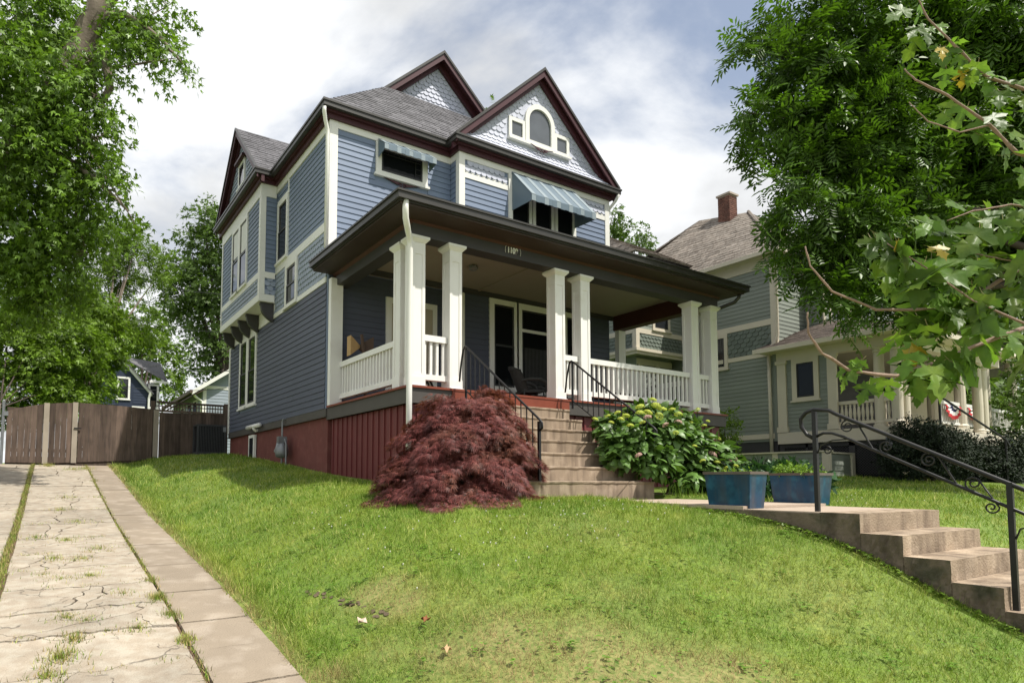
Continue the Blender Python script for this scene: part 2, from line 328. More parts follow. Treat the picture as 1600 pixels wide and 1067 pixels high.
def drydens(x, y):
    """bare, straw-coloured spots in the lawn near the pavement (a property of the turf)"""
    d = np.zeros_like(x)
    for (px, py, r, s) in ((2.30,2.85,.42,1.), (2.75,2.62,.5,1.), (3.2,2.45,.5,1.), (3.6,2.35,.4,.8), (2.28,4.75,.22,.85), (2.38,4.4,.25,.8), (2.0,3.9,.2,.45), (1.58,3.9,.2,.6), (2.0,3.3,.3,.4), (2.6,3.35,.45,.85), (2.3,3.55,.3,.7), (3.0,2.95,.5,.8), (2.45,4.75,.2,.7), (3.7,3.4,.5,.25), (2.6,3.9,.4,.3), (5.2,2.7,.5,.25), (4.6,4.6,.6,.2)):
        d = np.maximum(d, s*np.exp(-((x-px)**2+(y-py)**2)/r**2))
    e = np.exp(-((x-DRX)/.10)**2)*.55
    return np.clip(np.maximum(d, e), 0, 1)
def terrain_mesh():
    xs = np.concatenate([np.linspace(-160,-12,10), np.linspace(-8,0,9), np.arange(.4,1.3,.3), np.arange(1.36,9.2,.16), np.arange(9.4,24,.5), np.linspace(25,220,16)])
    ys = np.concatenate([np.linspace(-60,-4,8), np.arange(-2,.8,.3), np.arange(.8,8.4,.16), np.arange(8.6,27,.5), np.linspace(28,400,18)])
    X, Y = np.meshgrid(xs, ys, indexing='ij'); Z = hgt(X, Y)
    far = np.clip((np.abs(Y-10)-30)/40, 0, 1); Z = Z*(1-far*.3)
    Z = Z - .05*(X < DRX+.01)*(X > -3)          # bed of the drive lies below its slabs
    inst_ = (X > XL+.03)*(X < XR-.03)*(Y < 6.6)*(Y > -.5); Z = Z - .5*inst_      # bed of the stair and walk
    Z = Z + (X > 1.6)*.012*np.sin(X*9+2*np.sin(Y*5))*np.sin(Y*8)
    V = np.stack([X, Y, Z], -1).reshape(-1, 3); ny = len(ys); I = (np.arange(len(xs)-1)[:, None]*ny+np.arange(ny-1)[None]).ravel()
    return V, np.stack([I, I+ny, I+ny+1, I+1], 1), drydens(V[:,0], V[:,1])
V, Fq, dr = terrain_mesh()
makenp('ground', V, Fq, m_turf, base=(0,0,0), smooth=True, attrs={'dry': dr}, kind='structure')

# ---- grass blades (one uncountable mass)
def grass_blades():
    zones = [  # x0,x1,y0,y1, density, height, width
        (1.42,6.3,1.0,4.6,6200,.050,.0042), (1.42,6.3,4.6,8.4,3400,.052,.006), (1.42,4.62,8.4,14,1500,.055,.009), (1.42,4.6,14,20.4,800,.06,.013),
        (7.98,11,1.2,6.4,1100,.055,.008), (11,20,1.5,8.5,420,.065,.014), (12.7,17.5,8.5,16,200,.07,.02), (6.3,8,-.2,1.2,300,.05,.008), (-6,-3,6,20,120,.09,.02)]
    Vs = []; ds = []
    for x0, x1, y0, y1, den, h, wd in zones:
        n = int((x1-x0)*(y1-y0)*den); x = rng.uniform(x0, x1, n); y = rng.uniform(y0, y1, n)
        keep = ~((x > 4.5)*(y > 8.45)*(x < 12.6)) & ~((x > 5.3)*(x < 8.0)*(y > 6.3)*(y < 8.5)) & ~((x > XL-.015)*(x < XR+.015)*(y < 6.6))
        edge = DRX + .03*np.sin(y*7)+.025*np.sin(y*17+1) + rng.normal(0, .025, n); keep &= (x > edge) | (x < -2)
        d = drydens(x, y); keep &= rng.random(n) > np.clip(d-.45, 0, .8)*1.2; keep &= (np.abs(x-np.interp(y, [4.32,4.52,4.82,5.10,5.45], [2.22,2.19,2.13,2.06,1.98])) > .022+.02*np.sin(y*23)) | (y < 4.3) | (y > 5.47) | (rng.random(n) < .45)
        x, y, d = x[keep], y[keep], d[keep]; n = len(x); z = hgt(x, y) + (x > 1.6)*.012*np.sin(x*9+2*np.sin(y*5))*np.sin(y*8) - .004
        cl = np.sin(x*13+3*np.sin(y*7))*np.sin(y*15+2*np.sin(x*9)); hh = h*(1+.35*cl)*rng.uniform(.45, 1.5, n)*(1-.35*d)*(1+.9*np.exp(-((x-DRX-.15)/.16)**2)); a = rng.uniform(0, 2*np.pi, n); ww = wd*rng.uniform(.6, 1.4, n)/2
        dx, dy = np.cos(a)*ww, np.sin(a)*ww; b = rng.uniform(0, 2*np.pi, n); le = hh*rng.uniform(.2, 1.1, n); ex, ey = np.cos(b)*le, np.sin(b)*le
        tri = np.stack([np.stack([x-dx, y-dy, z], -1), np.stack([x+dx, y+dy, z], -1), np.stack([x+ex, y+ey, z+hh*np.where(le > hh*.8, .7, 1)], -1)], 1)
        Vs.append(tri.reshape(-1, 3)); ds.append(np.repeat(np.clip(d*1.35*(rng.random(n) < .4+d), 0, 1), 3))
    V = np.concatenate(Vs); d = np.concatenate(ds); return V, np.arange(len(V)).reshape(-1, 3), d
V, Fq, dr = grass_blades()
makenp('grass', V, Fq, m_grass, base=(0,0,0), attrs={'dry': dr}, kind='stuff', label='short sunlit green grass of the front lawn with straw-coloured spots', cat='grass')
# broad-leaved weeds and clover in the turf
Tt = []
for _ in range(330):
    cx_, cy_ = rng.uniform(1.6, 6.2), rng.uniform(1.6, 8); k = int(rng.integers(3, 14)); sp = rng.uniform(.02, .10)
    for _k in range(k):
        x0, y0 = cx_+rng.normal(0, sp), cy_+rng.normal(0, sp); z0 = hz(x0, y0)+rng.uniform(.02, .045); a = rng.uniform(0, 6.28); l = rng.uniform(.012, .03); ca, sa = math.cos(a)*l, math.sin(a)*l
        Tt += [(x0-ca,y0-sa,z0), (x0+sa*.5,y0-ca*.5,z0+.006), (x0+ca,y0+sa,z0+rng.uniform(-.004,.01)), (x0-sa*.5,y0+ca*.5,z0+.006)]
Tt = np.array(Tt); makenp('lawn_weeds', Tt, np.arange(len(Tt)).reshape(-1, 4), M('clover_leaf', (.125,.235,.035), .5, .2, 6, isl=.4, trans=.3), base=(0,0,0), kind='stuff', label='small clover and broad-leaved weeds mixed into the front lawn', cat='weeds')
# clover blossoms
n = 150; x = rng.uniform(2.5, 6.3, n); y = rng.uniform(4.2, 7.5, n); x[:30] = rng.uniform(8.3, 12, 30); y[:30] = rng.uniform(3.5, 6, 30)
mb = MB()
for i in range(n):
    if 3.2 < x[i] < 8 and y[i] > 5.9: continue
    mb.lathe((x[i], y[i], hz(x[i], y[i])+.035), [(.002,-.01), (.007,.0), (.006,.006), (.003,.010)], 5)
make('clover_blossoms', mb, M('clover_white', (.55,.56,.46), .7), base=(0,0,0), kind='stuff', label='tiny white clover blossoms scattered through the front lawn', cat='clover')
m = MB(); pth = [(1.98,5.45), (2.06,5.10), (2.13,4.82), (2.19,4.52), (2.22,4.32)]
for i in range(len(pth)-1):
    for t in np.linspace(0, 1, 12):
        x0, y0 = np.array(pth[i])*(1-t)+np.array(pth[i+1])*t+rng.normal(0, .022, 2); s = rng.uniform(.006, .024)
        if rng.random() < .35: continue
        pts = []
        for k in range(7): a = k*math.pi/3.5; xx, yy = x0+s*math.cos(a)*rng.uniform(.7, 1.3), y0+1.5*s*math.sin(a)*rng.uniform(.7, 1.3); pts.append((xx, yy, hz(xx, yy)+.003+.0008*(i*12+t*11)/6))
        m.add(pts, [tuple(range(7))])
make('bare_rut', m, m_soil, base=(1.9,4.2,-1), kind='structure')
# fallen leaves and scraps on the lawn
mb_leaf = None
for (px, py, c, lb) in ((2.04,4.39,(.5,.38,.3),'curled pale dry leaf lying on the grass beside the bare rut'), (2.26,3.56,(.45,.3,.16),'small tan dry leaf on the straw-coloured patch of lawn'), (2.35,3.98,(.20,.075,.03),'small reddish dead leaf lying on the lawn near the straw patch')):
    z = hz(px, py)+.05; s = .045; m = MB(); a = random.random()*6
    pts = [(math.cos(a+t)*s*r+px, math.sin(a+t)*s*r+py, z+.02*math.sin(3*t+a)) for t, r in ((0,1.2),(.9,.6),(1.6,.9),(2.6,.55),(3.3,1),(4.2,.6),(5,.85),(5.7,.5))]
    m.prism(pts, (0,0,.004)); make('dry_leaf', m, M('dead_leaf', c, .8, .2, 30), label=lb, cat='leaf', group='fallen leaves on the lawn')

# ---- drive: three strips of slabs
dw = thing('driveway', None, None, (0, 10, hz(0,10))); dw['kind'] = 'structure'
def slab(pts, mat, parent, th=.1, dz=0., name='slab', inset=None):
    inset = rng.uniform(.008, .019) if inset is None else inset
    pts = [np.array(p, float) for p in pts]; c = sum(pts)/len(pts)
    q = []
    for p in pts:
        d = p-c; l = np.hypot(*d); p = c+d*(1-inset/max(l, .05)); q.append((p[0], p[1], float(drive_z(p[1]))+dz))
    b = [(p[0], p[1], p[2]-th) for p in q]; n = len(q)
    mbx = MB().add(q+b, [tuple(range(n)), tuple(reversed(range(n, 2*n)))]+[(i, i+n, (i+1) % n+n, (i+1) % n) for i in range(n)])
    return make(name, mbx, mat, parent)
def orient(pts):
    a = sum(pts[i-1][0]*pts[i][1]-pts[i][0]*pts[i-1][1] for i in range(len(pts)))
    return pts if a > 0 else pts[::-1]
def jag(p, q, n, amp):
    p = np.array(p, float); q = np.array(q, float); d = q-p; nn = np.array([-d[1], d[0]])/np.hypot(*d); n *= 2; k = rng.normal(0, amp, 5); out = []
    for i in range(n+1):
        t = i/n; e = 0 if i in (0, n) else sum(k[j]*math.sin((j+1)*math.pi*t)/(j+1)*.7 for j in range(5))+rng.normal(0, amp*.28); out.append(p+d*t+nn*e)
    return out
def strip(x0, x1, ys, mat, crack, amp):
    bounds = [jag((x0, y), (x1, y+rng.normal(0, amp*.6)), 7, amp*.45) for y in ys]
    for i in range(len(ys)-1):
        A, B = bounds[i], bounds[i+1]; dz = rng.normal(0, .007 if crack else .003)
        if rng.random() < crack:
            k = int(rng.integers(3, 12)); k2 = int(np.clip(k+rng.integers(-4, 5), 2, 12)); cr = jag(A[k], B[k2], 6, amp*.5)
            left = A[:k+1]+cr[1:-1]+B[:k2+1][::-1]; right = A[k:]+B[k2:][::-1]+cr[1:-1][::-1]
            for part in (left, right):
                if len(part) > 6 and rng.random() < crack*1.05 and ys[i] < 12:      # a further crossways crack
                    h = len(part)//2; a_, b_ = 1, h+1; cr2 = jag(part[a_], part[b_], 5, amp*.35)
                    slab(orient(part[a_:b_+1]+cr2[1:-1][::-1]), mat, dw, dz=dz+rng.normal(0, .003)); slab(orient(part[b_:]+part[:a_+1]+cr2[1:-1]), mat, dw, dz=dz+rng.normal(0, .003))
                else: slab(orient(part), mat, dw, dz=dz+rng.normal(0, .003))
        else: slab(orient(A+B[::-1]), mat, dw, dz=dz)
strip(-.30, .89, [-.6,.5,1.5,2.3,2.9,3.5,4.0,4.6,5.3,5.9,6.7,7.5,8.4,9.5,10.8,12.2,13.7,15.3,17,18.8,20.35], m_drive, .85, .14)
strip(-1.75, -.38, [-.6,1.2,2.6,3.9,5.0,6.1,7.2,8.4,9.7,11.2,12.8,14.6,16.5,18.4,20.35], m_drive, .5, .12)
strip(.91, 1.45, [-.6,.6,1.5,2.45,3.35,4.05,4.7,5.3,6.2,7.4,8.7,10,11.5,13,14.7,16.5,18.4,20.35], m_strip, .0, .012)
# bed under the slabs and past the gate
mb = MB(); yy = np.linspace(-2, 20.4, 60)
for i in range(59): mb.quad((-3,yy[i],float(drive_z(yy[i]))-.035), (1.47,yy[i],float(drive_z(yy[i]))-.035), (1.47,yy[i+1],float(drive_z(yy[i+1]))-.035), (-3,yy[i+1],float(drive_z(yy[i+1]))-.035))
make('soil_bed', mb, m_mulch, base=(0,0,-1), kind='structure')
# weeds in the joints
def weeds():
    T = []
    def tuft(x, y, n, h, sp):
        for _ in range(int(n*1.15)):
            a = rng.uniform(0, 6.28); r = abs(rng.normal(0, sp)); bx_, by = x+r*math.cos(a), y+r*math.sin(a)*1.3; z = float(drive_z(by))-.01; b = rng.uniform(0, 6.28); le = h*rng.uniform(.2, 1.0); wv = rng.uniform(.002, .0045); hh = h*rng.uniform(.5, 1.2)
            T.append([(bx_-wv*math.sin(b), by+wv*math.cos(b), z), (bx_+wv*math.sin(b), by-wv*math.cos(b), z), (bx_+le*math.cos(b), by+le*math.sin(b), z+hh)])
    for y in np.arange(1.6, 20.3, .07):
        if y > 6.2 or rng.random() < .4:
            tuft(-.34+rng.normal(0, .012), y, 22, .06, .028)
        if rng.random() < .85: tuft(.90+rng.normal(0, .01), y, int(rng.integers(3, 16)), .05, .022)
    for (x, y, n, h, s) in ((.12,4.89,260,.05,.10), (.05,4.6,150,.05,.07), (.20,5.2,120,.05,.06), (.17,5.72,230,.035,.09), (.30,5.6,90,.035,.06), (.85,6.02,330,.065,.05), (.88,5.5,200,.06,.05), (.89,4.9,170,.055,.05), (.88,6.7,160,.055,.05), (.39,7.1,170,.05,.08), (.15,7.05,120,.04,.09), (.0,7.3,100,.04,.09), (.35,8.0,170,.045,.10), (.10,8.1,140,.045,.10), (.25,9.3,150,.05,.14), (.55,8.6,110,.045,.12), (-.1,9.6,100,.05,.12), (.4,10.9,130,.05,.14), (.2,12.2,110,.06,.14), (-.8,7,90,.06,.1), (-.9,9,90,.06,.12), (.3,13.6,100,.06,.15), (.55,18.8,160,.08,.2), (.85,19,140,.09,.15), (.0,19.8,160,.12,.12), (.9,16.2,90,.08,.1), (.6,6.3,120,.045,.09), (.62,5.3,110,.04,.07)): tuft(x, y, n, h, s)
    for y in (2.3,2.9,3.5,4,4.6,5.3,5.9,6.7,7.5,8.4,9.5,10.8,12.2,13.7):
        for _ in range(16): tuft(rng.uniform(-.28, .87), y+rng.normal(0, .03), int(rng.integers(1, 12)), .035, .035)
    V = np.array(T).reshape(-1, 3); return V
V = weeds(); d = np.repeat((rng.random(len(V)//3) < .5)*rng.uniform(.4, 1, len(V)//3), 3)
makenp('weeds', V, np.arange(len(V)).reshape(-1, 3), m_grass, base=(0,0,0), attrs={'dry': d}, kind='stuff', label='grass and weeds growing in the cracks of the concrete driveway', cat='weeds')

# ---- walk and lower stair
wk = thing('walkway', None, None, (7.1, 4.5, LZ)); wk['kind'] = 'structure'
for (y0, y1) in ((LY+.34,4.02), (4.03,5.25), (5.26,6.18)): bx('slab', m_walk, wk, XL+.004, XR-.004, y0, y1, LZ-.55, LZ+.0+.03*(y1 > 5))
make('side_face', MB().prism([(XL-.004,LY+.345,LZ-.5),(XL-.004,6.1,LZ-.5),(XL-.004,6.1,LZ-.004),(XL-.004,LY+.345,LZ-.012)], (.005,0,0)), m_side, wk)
st = thing('lower_stair', 'weathered tan concrete stair cut into the lawn bank below the walk', 'stair', (7.1, 1.9, -1.6))
def rough_step(x0, x1, y0, y1, z0, z1, seed):
    r = np.random.default_rng(seed); nx, ny = 26, 8; m = MB(); v = []; f = []
    # front, top and left faces displaced; closed block
    def grid(o, u, w_, nu, nw, am):
        b = len(v); o, u, w_ = map(np.array, (o, u, w_)); nr = np.cross(u, w_); nr = nr/np.linalg.norm(nr)
        for i in range(nu+1):
            for j in range(nw+1):
                e = 0 if i in (0, nu) and j in (0, nw) else r.normal(0, am)*(1.0 if 0 < i < nu and 0 < j < nw else .6); v.append(o+u*i/nu+w_*j/nw+nr*e)
        for i in range(nu):
            for j in range(nw): q = b+i*(nw+1)+j; f.append((q, q+nw+1, q+nw+2, q+1))
    grid((x0,y0,z0), (x1-x0,0,0), (0,0,z1-z0), nx, 6, .003)
    grid((x0,y0,z1), (x1-x0,0,0), (0,y1-y0,0), nx, ny, .001); m.add(v, f)
    m.quad((x1,y0,z0), (x1,y1,z0), (x1,y1,z1), (x1,y0,z1)); m.quad((x1,y1,z0), (x0,y1,z0), (x0,y1,z1), (x1,y1,z1))
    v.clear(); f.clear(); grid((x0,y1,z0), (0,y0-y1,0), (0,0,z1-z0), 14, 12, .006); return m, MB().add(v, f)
for k in range(8):
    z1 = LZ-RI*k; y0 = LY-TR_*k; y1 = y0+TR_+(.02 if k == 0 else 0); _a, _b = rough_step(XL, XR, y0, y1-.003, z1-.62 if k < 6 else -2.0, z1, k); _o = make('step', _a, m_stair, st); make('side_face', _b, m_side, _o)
pav = MB().box(-40, 60, -2.2, -.05, -1.9, -1.62); make('pavement', pav, m_walk, base=(0,-1,-1.7), kind='structure')
bx('street', M('asphalt', (.05,.05,.05), .9, .15, 4, .5, 80), None, -60, 90, -16, -3.6, -1.95, -1.80, kind='structure')

# ---- iron handrail of the lower stair
hr = thing('stair_handrail', 'black wrought-iron handrail with scrolls rising beside the lower concrete stair', 'handrail', (6.42, 2.6, -1.0))
HX = 6.42
def post(y, z0, z1, nm='post'): return bx(nm, m_iron, hr, HX-.019, HX+.019, y-.019, y+.019, z0, z1)
post(3.32, LZ, .70); post(1.85, -.99, -.0)
def rz(y): return -.056+(y-1.765)*.5225
ytop = 3.16; ztop = rz(ytop)+.0
up = [(HX, .2, rz(.2)), (HX, 1.2, rz(1.2)), (HX, 2.2, rz(2.2)), (HX, ytop-.05, rz(ytop-.05)), (HX, ytop+.02, rz(ytop)+.018), (HX, 3.32, .715), (HX, 3.40, .69), (HX, 3.455, .63), (HX, 3.45, .55), (HX, 3.40, .47), (HX, 3.34, .43)]
make('handrail_bar', MB().tube(up, .019, 8), m_iron, hr, smooth=True)
lo = [(HX, 3.32, .44), (HX, 3.24, .475), (HX, 3.16, .47), (HX, 3.05, rz(3.05)-.19), (HX, 2.2, rz(2.2)-.19), (HX, .2, rz(.2)-.19)]
make('lower_bar', MB().tube(lo, .014, 8), m_iron, hr, smooth=True)
def scroll(cy, cz, r, turns, a0, sgn, tail=None, name='scroll'):
    pts = []
    for i in range(26):
        t = i/25; a = a0+sgn*t*turns*2*math.pi; rr = r*(1-t*.82); pts.append((HX, cy+rr*math.cos(a), cz+rr*math.sin(a)))
    if tail: pts = [(HX, *tail)]+pts
    make(name, MB().tube(pts, .0065, 6), m_iron, hr, smooth=True)
for (y, s) in ((3.02,1), (2.70,-1), (2.38,1), (2.08,-1), (1.66,1), (1.3,-1), (.9,1)):
    scroll(y, rz(y)-.095+.02*s, .062, 1.6, math.pi/2*s, -s)
for y in (2.86, 2.24, 1.5): make('brace', MB().tube([(HX, y+.07, rz(y+.07)-.01), (HX, y-.05, rz(y-.05)-.185)], .008, 6), m_iron, hr)
for (y, z) in ((3.32,.30), (1.85,-.42)):
    make('brace', MB().tube([(HX, y-.02, z-.02), (HX, y-.05, z+.06), (HX, y-.16, z+.10), (HX, y-.30, rz(y-.30)-.195)], .007, 6), m_iron, hr)
    scroll(y-.11, z+.005, .042, 1.3, math.pi/2, 1)
scroll(1.97, -.20, .05, 1.4, math.pi, 1, tail=(2.05, .03))
# ------------------------------------------------------------------ shared unit pieces
def unit_board():
    m = MB().add([(0,-.020,0),(1,-.020,0),(1,0,0),(0,0,0),(0,-.005,1),(1,-.005,1),(1,0,1),(0,0,1)], [(0,3,2,1),(0,1,5,4),(1,2,6,5),(4,5,6,7),(3,0,4,7)])
    me = bpy.data.meshes.new('clapboard'); me.from_pydata(m.v, [], m.f); return me
def unit_shingle():
    pts = [(-.49,-.004,1.15), (-.49,-.011,.45)] + [(-.49*math.cos(a), -.012-.004*math.sin(a), .45-.45*math.sin(a)) for a in np.linspace(.35, math.pi-.35, 6)] + [(.49,-.011,.45), (.49,-.004,1.15)]
    n = len(pts); bk = [(p[0], p[1]+.010, p[2]) for p in pts]
    return pts+bk, [tuple(range(n))]+[(i, i+n, (i+1) % n+n, (i+1) % n) for i in range(n-1)]
SH_V, SH_F = unit_shingle()
def shingle_mesh(mat):
    me = bpy.data.meshes.new('shingle'); me.from_pydata([tuple(p) for p in SH_V], [], [tuple(reversed(f)) for f in SH_F]); me.materials.append(mat); return me
def board_mesh(mat): me = unit_board(); me.materials.append(mat); return me
EXPO = .1215
def siding(wall, bm, face, c, u0, u1, z0, z1, holes=(), expo=EXPO, top=None, name='clapboard', joined=False):
    mj = MB()
    """clapboards on a vertical face: face 'y-' plane y=c with u=x, or 'x-' plane x=c with u=y"""
    n = max(1, round((z1-z0)/expo)); e = (z1-z0)/n
    for i in range(n):
        za, zb = z0+i*e, z0+(i+1)*e; segs = [(u0, u1)]
        if top: segs = [top(za, zb)]
        for (h0, h1, hz0, hz1) in holes:
            if hz1 > za+.01 and hz0 < zb-.01:
                ns = []
                for a, b in segs:
                    if h1 <= a or h0 >= b: ns.append((a, b)); continue
                    if h0 > a: ns.append((a, h0))
                    if h1 < b: ns.append((h1, b))
                segs = ns
        for a, b in segs:
            if b-a < .03: continue
            parts_ = [(a, b)]
            if b-a > 3.2: k_ = a+(b-a)*rng.uniform(.25, .75); parts_ = [(a, k_-.0015), (k_+.0015, b)]
            if joined:
                for a, b in parts_: mj.add([(a,c-.020,za),(b,c-.020,za),(b,c,za),(a,c,za),(a,c-.005,zb),(b,c-.005,zb),(b,c,zb),(a,c,zb)], [(0,3,2,1),(0,1,5,4),(1,2,6,5),(4,5,6,7),(3,0,4,7)])
                continue
            for a, b in parts_:
              if face == 'y-': inst(name, bm, wall, (a, c, za), (0,0,0), (b-a, 1, e))
              elif face == 'x-': inst(name, bm, wall, (c, b, za), (0,0,-math.pi/2), (b-a, 1, e))
    if joined: make(name, mj, bm.materials[0], wall, kind='stuff')
def shingles(wall, face, c, u0, u1, z0, z1, w_, e, mat, test=None, holes=(), each=False, flare=None, name='shingle'):
    V = []; Fc = []; mesh = shingle_mesh(mat) if each else None; n = max(1, round((z1-z0)/e)); e = (z1-z0)/n
    for i in range(n):
        z = z0+i*e; k = 0; u = u0 - (w_/2 if i % 2 else 0)
        while u < u1+w_/2:
            uc = u+w_/2; u += w_; k += 1
            if uc < u0+.02 or uc > u1-.02: continue
            ww = w_
            if test and not test(uc, z+e*.6): continue
            if any(h[0]-w_*.3 < uc < h[1]+w_*.3 and h[2]-e*.6 < z < h[3]-e*.3 for h in holes): continue
            off, tilt = flare(z) if flare else (0, 0)
            if each:
                if face == 'y-': inst(name, mesh, wall, (uc, c-off, z), (tilt, rng.normal(0, .01), 0), (ww*.985, 1.2, e))
                else: inst(name, mesh, wall, (c-off, uc, z), (0,0,-math.pi/2), (ww*.985, 1, e))
            else:
                b = len(V)
                for p in SH_V:
                    x, y, zz = p[0]*ww*.985, p[1], p[2]*e
                    y *= 1.9; V.append((uc+x, c+y-off, z+zz) if face == 'y-' else (c+y-off, uc-x, z+zz))
                Fc += [tuple(q+b for q in reversed(f)) for f in SH_F]
    if not each and V: make(name, MB().add(V, Fc), mat, wall, kind='stuff')
def roof_sheet(name, mat, parent, a, b, c_, d, courses, tab=.30, th=.012, skip=None):
    """roof slope from eave edge a->b up to d->c (a,b,c,d counter-clockwise seen from above) laid as courses of tabs"""
    a, b, c_, d = (np.array(p, float) for p in (a, b, c_, d)); nr = np.cross(b-a, d-a); nr = nr/np.linalg.norm(nr)
    V = []; Fc = []
    V += [tuple(a-nr*.05), tuple(b-nr*.05), tuple(c_-nr*.05), tuple(d-nr*.05), tuple(a), tuple(b), tuple(c_), tuple(d)]
    Fc += [(0,3,2,1), (4,5,6,7), (0,1,5,4), (1,2,6,5), (2,3,7,6), (3,0,4,7)]
    for i in range(courses):
        t0, t1 = i/courses, min(1, (i+1.04)/courses); l0, l1 = a+(d-a)*t0, a+(d-a)*t1; r0, r1 = b+(c_-b)*t0, b+(c_-b)*t1; ln = np.linalg.norm(r0-l0); 
        if ln < .05: continue
        n = max(1, int(ln/tab)); cuts = np.concatenate([[0], np.sort(np.clip((np.arange(1, n)+rng.uniform(-.28, .28, n-1))/n, 0, 1)), [1]])
        for s0, s1 in zip(cuts[:-1], cuts[1:]):
            g = .003/ln; up = th*rng.uniform(.7, 1.6); q = len(V)
            p = [l0+(r0-l0)*(s0+g), l0+(r0-l0)*(s1-g), l1+(r1-l1)*(s1-g), l1+(r1-l1)*(s0+g)]
            V += [tuple(p[0]+nr*up), tuple(p[1]+nr*up), tuple(p[2]+nr*.003), tuple(p[3]+nr*.003), tuple(p[0]), tuple(p[1])]
            Fc += [(q, q+1, q+2, q+3), (q+4, q+5, q+1, q)]
    return make(name, MB().add(V, Fc), mat, parent)
def window(parent, face, c, u0, u1, z0, z1, tw=.10, sill=True, mid=True, mat=None, sash=None, depth=.045, curtain=False, head=None, name='window', label=None, glass=None):
    """trim frame (part) with sash, panes and sill (sub-parts); u0..z1 is the outside of the trim"""
    mat = mat or m_trim; sash = sash or m_gframe; m = MB(); h = head or tw
    def B(mb_, ua, ub, za, zb, d0, d1):       # d measured outwards from the wall plane
        return mb_.box(ua, ub, c-d1, c-d0, za, zb) if face == 'y-' else mb_.box(c-d1, c-d0, ua, ub, za, zb)
    B(m, u0, u0+tw, z0, z1, -.02, depth); B(m, u1-tw, u1, z0, z1, -.02, depth); B(m, u0+tw, u1-tw, z1-h, z1, -.02, depth-.003); B(m, u0+tw, u1-tw, z0, z0+tw*.6, -.02, depth-.004)
    wd = make(name, m, mat, parent, label=label)
    a, b, zb, zt = u0+tw, u1-tw, z0+tw*.6, z1-h; sw = .04
    def sashes(za, zc, d):
        s = MB(); B(s, a, a+sw, za, zc, d-.03, d); B(s, b-sw, b, za, zc, d-.03, d); B(s, a+sw, b-sw, za, za+sw*1.2, d-.03, d); B(s, a+sw, b-sw, zc-sw, zc, d-.03, d); make('sash', s, sash, wd)
        B(g := MB(), a+sw, b-sw, za+sw*1.2, zc-sw, d-.022, d-.016); make('pane', g, glass or m_glass, wd)
    zm = zb+(zt-zb)*.5
    if mid: sashes(zb, zm+.02, .040); sashes(zm-.02, zt, .026)
    else: sashes(zb, zt, .034)
    if sill: make('sill', B(MB(), u0-.04, u1+.04, z0-.05, z0-.001, -.01, depth+.035), mat, wd)
    return wd

# ------------------------------------------------------------------ the blue house
XW, YW, XB, YB, XE, YR = 4.62, 11.70, 7.51, 11.33, 12.14, 19.65
ZS, ZF = 1.42, 1.46
H = thing('house', 'two-storey blue Victorian house with white trim, steep shingled gables and a white-columned front porch', 'house', (8.38, 11.7, .1))
b_up, b_lo = board_mesh(m_blue_up), board_mesh(m_blue_lo)
# foundation
fd = MB().box(XW+.04, XE-.04, YW+.04, YR-.04, -.5, 1.255); make('foundation', fd, m_found, H)
bx('skirt_board', m_band, H, XW-.012, XW+.06, 11.72, YR, 1.255, ZS-.001)
bx('drip_cap', m_band, H, XW-.035, XW+.05, 11.74, YR+.02, 1.245, 1.262)
# walls as slabs with siding hung on them
wl = bx('wall', m_blue_up, H, XW, XW+.16, YW+.02, YR, ZS, 7.42, label='shaded left side wall of blue clapboards')
wf = bx('wall', m_blue_up, H, XW+.161, XB+.1, YW, YW+.16, ZF, 7.42, label='recessed front wall section left of the gabled bay')
wb = bx('wall', m_blue_up, H, XB, XE, YB, YB+.16, ZF, 7.42, label='front wall of the gabled bay')
wr = bx('wall', m_blue_up, H, XE-.16, XE-.001, YB+.161, YR, ZS, 7.42); wk2 = bx('wall', m_blue_up, H, XW+.161, XE-.161, YR-.16, YR-.001, ZS, 7.42)
bx('wall', m_blue_up, H, XB, XB+.16, YB+.161, YW-.001, ZF, 7.42)
# left wall: lower siding, shingle band, upper siding
lw = (16.70, 18.42, 1.97, 3.99)
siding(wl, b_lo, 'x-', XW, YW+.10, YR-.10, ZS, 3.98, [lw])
siding(wl, b_up, 'x-', XW, YW+.10, 15.2, 5.245, 7.13, [(14.24, 15.10, 5.15, 7.13)])
siding(wl, b_up, 'x-', XW, 14.30, 15.05, 6.86, 7.10)
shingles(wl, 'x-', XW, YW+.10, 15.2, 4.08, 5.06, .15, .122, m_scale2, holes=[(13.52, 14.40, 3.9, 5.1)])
bx('belt_board', m_trim, H, XW-.028, XW, YW+.11, 15.2, 5.06, 5.245); 
m = MB().box(XW-.028, XW, YW+.11, 13.50, 3.98, 4.09).box(XW-.028, XW, 14.42, YR-.1, 3.98, 4.09); make('belt_board', m, m_trim, H)
bx('corner_board', m_trim, H, XW-.034, XW+.0, YR-.10, YR+.03, ZS-.03, 4.0)
bx('corner_board', m_trim, H, XW-.034, XW-.001, YW-.034, YW+.10, 4.2, 7.3); bx('corner_board', m_trim, H, XW, XW+.14, YW-.034, YW-.001, 4.2, 7.3)
bx('frieze_board', m_trim, H, XW-.030, XW, YW+.10, 15.2, 7.13, 7.33)
window(H, 'x-', XW, 16.70, 17.57, 2.02, 3.985, .11, mid=True, label='left half of the paired tall side window'); window(H, 'x-', XW, 17.57, 18.42, 2.02, 3.985, .11, mid=True)
window(H, 'x-', XW, 13.55, 14.38, 4.03, 5.06, .11); window(H, 'x-', XW, 14.28, 15.08, 5.29, 6.80, .10)
bx('window_hood', m_trim, H, XW-.03, XW, 14.24, 15.10, 6.80, 6.87); bx('window_hood', m_trim, H, XW-.03, XW, 14.24, 14.30, 6.87, 7.13)
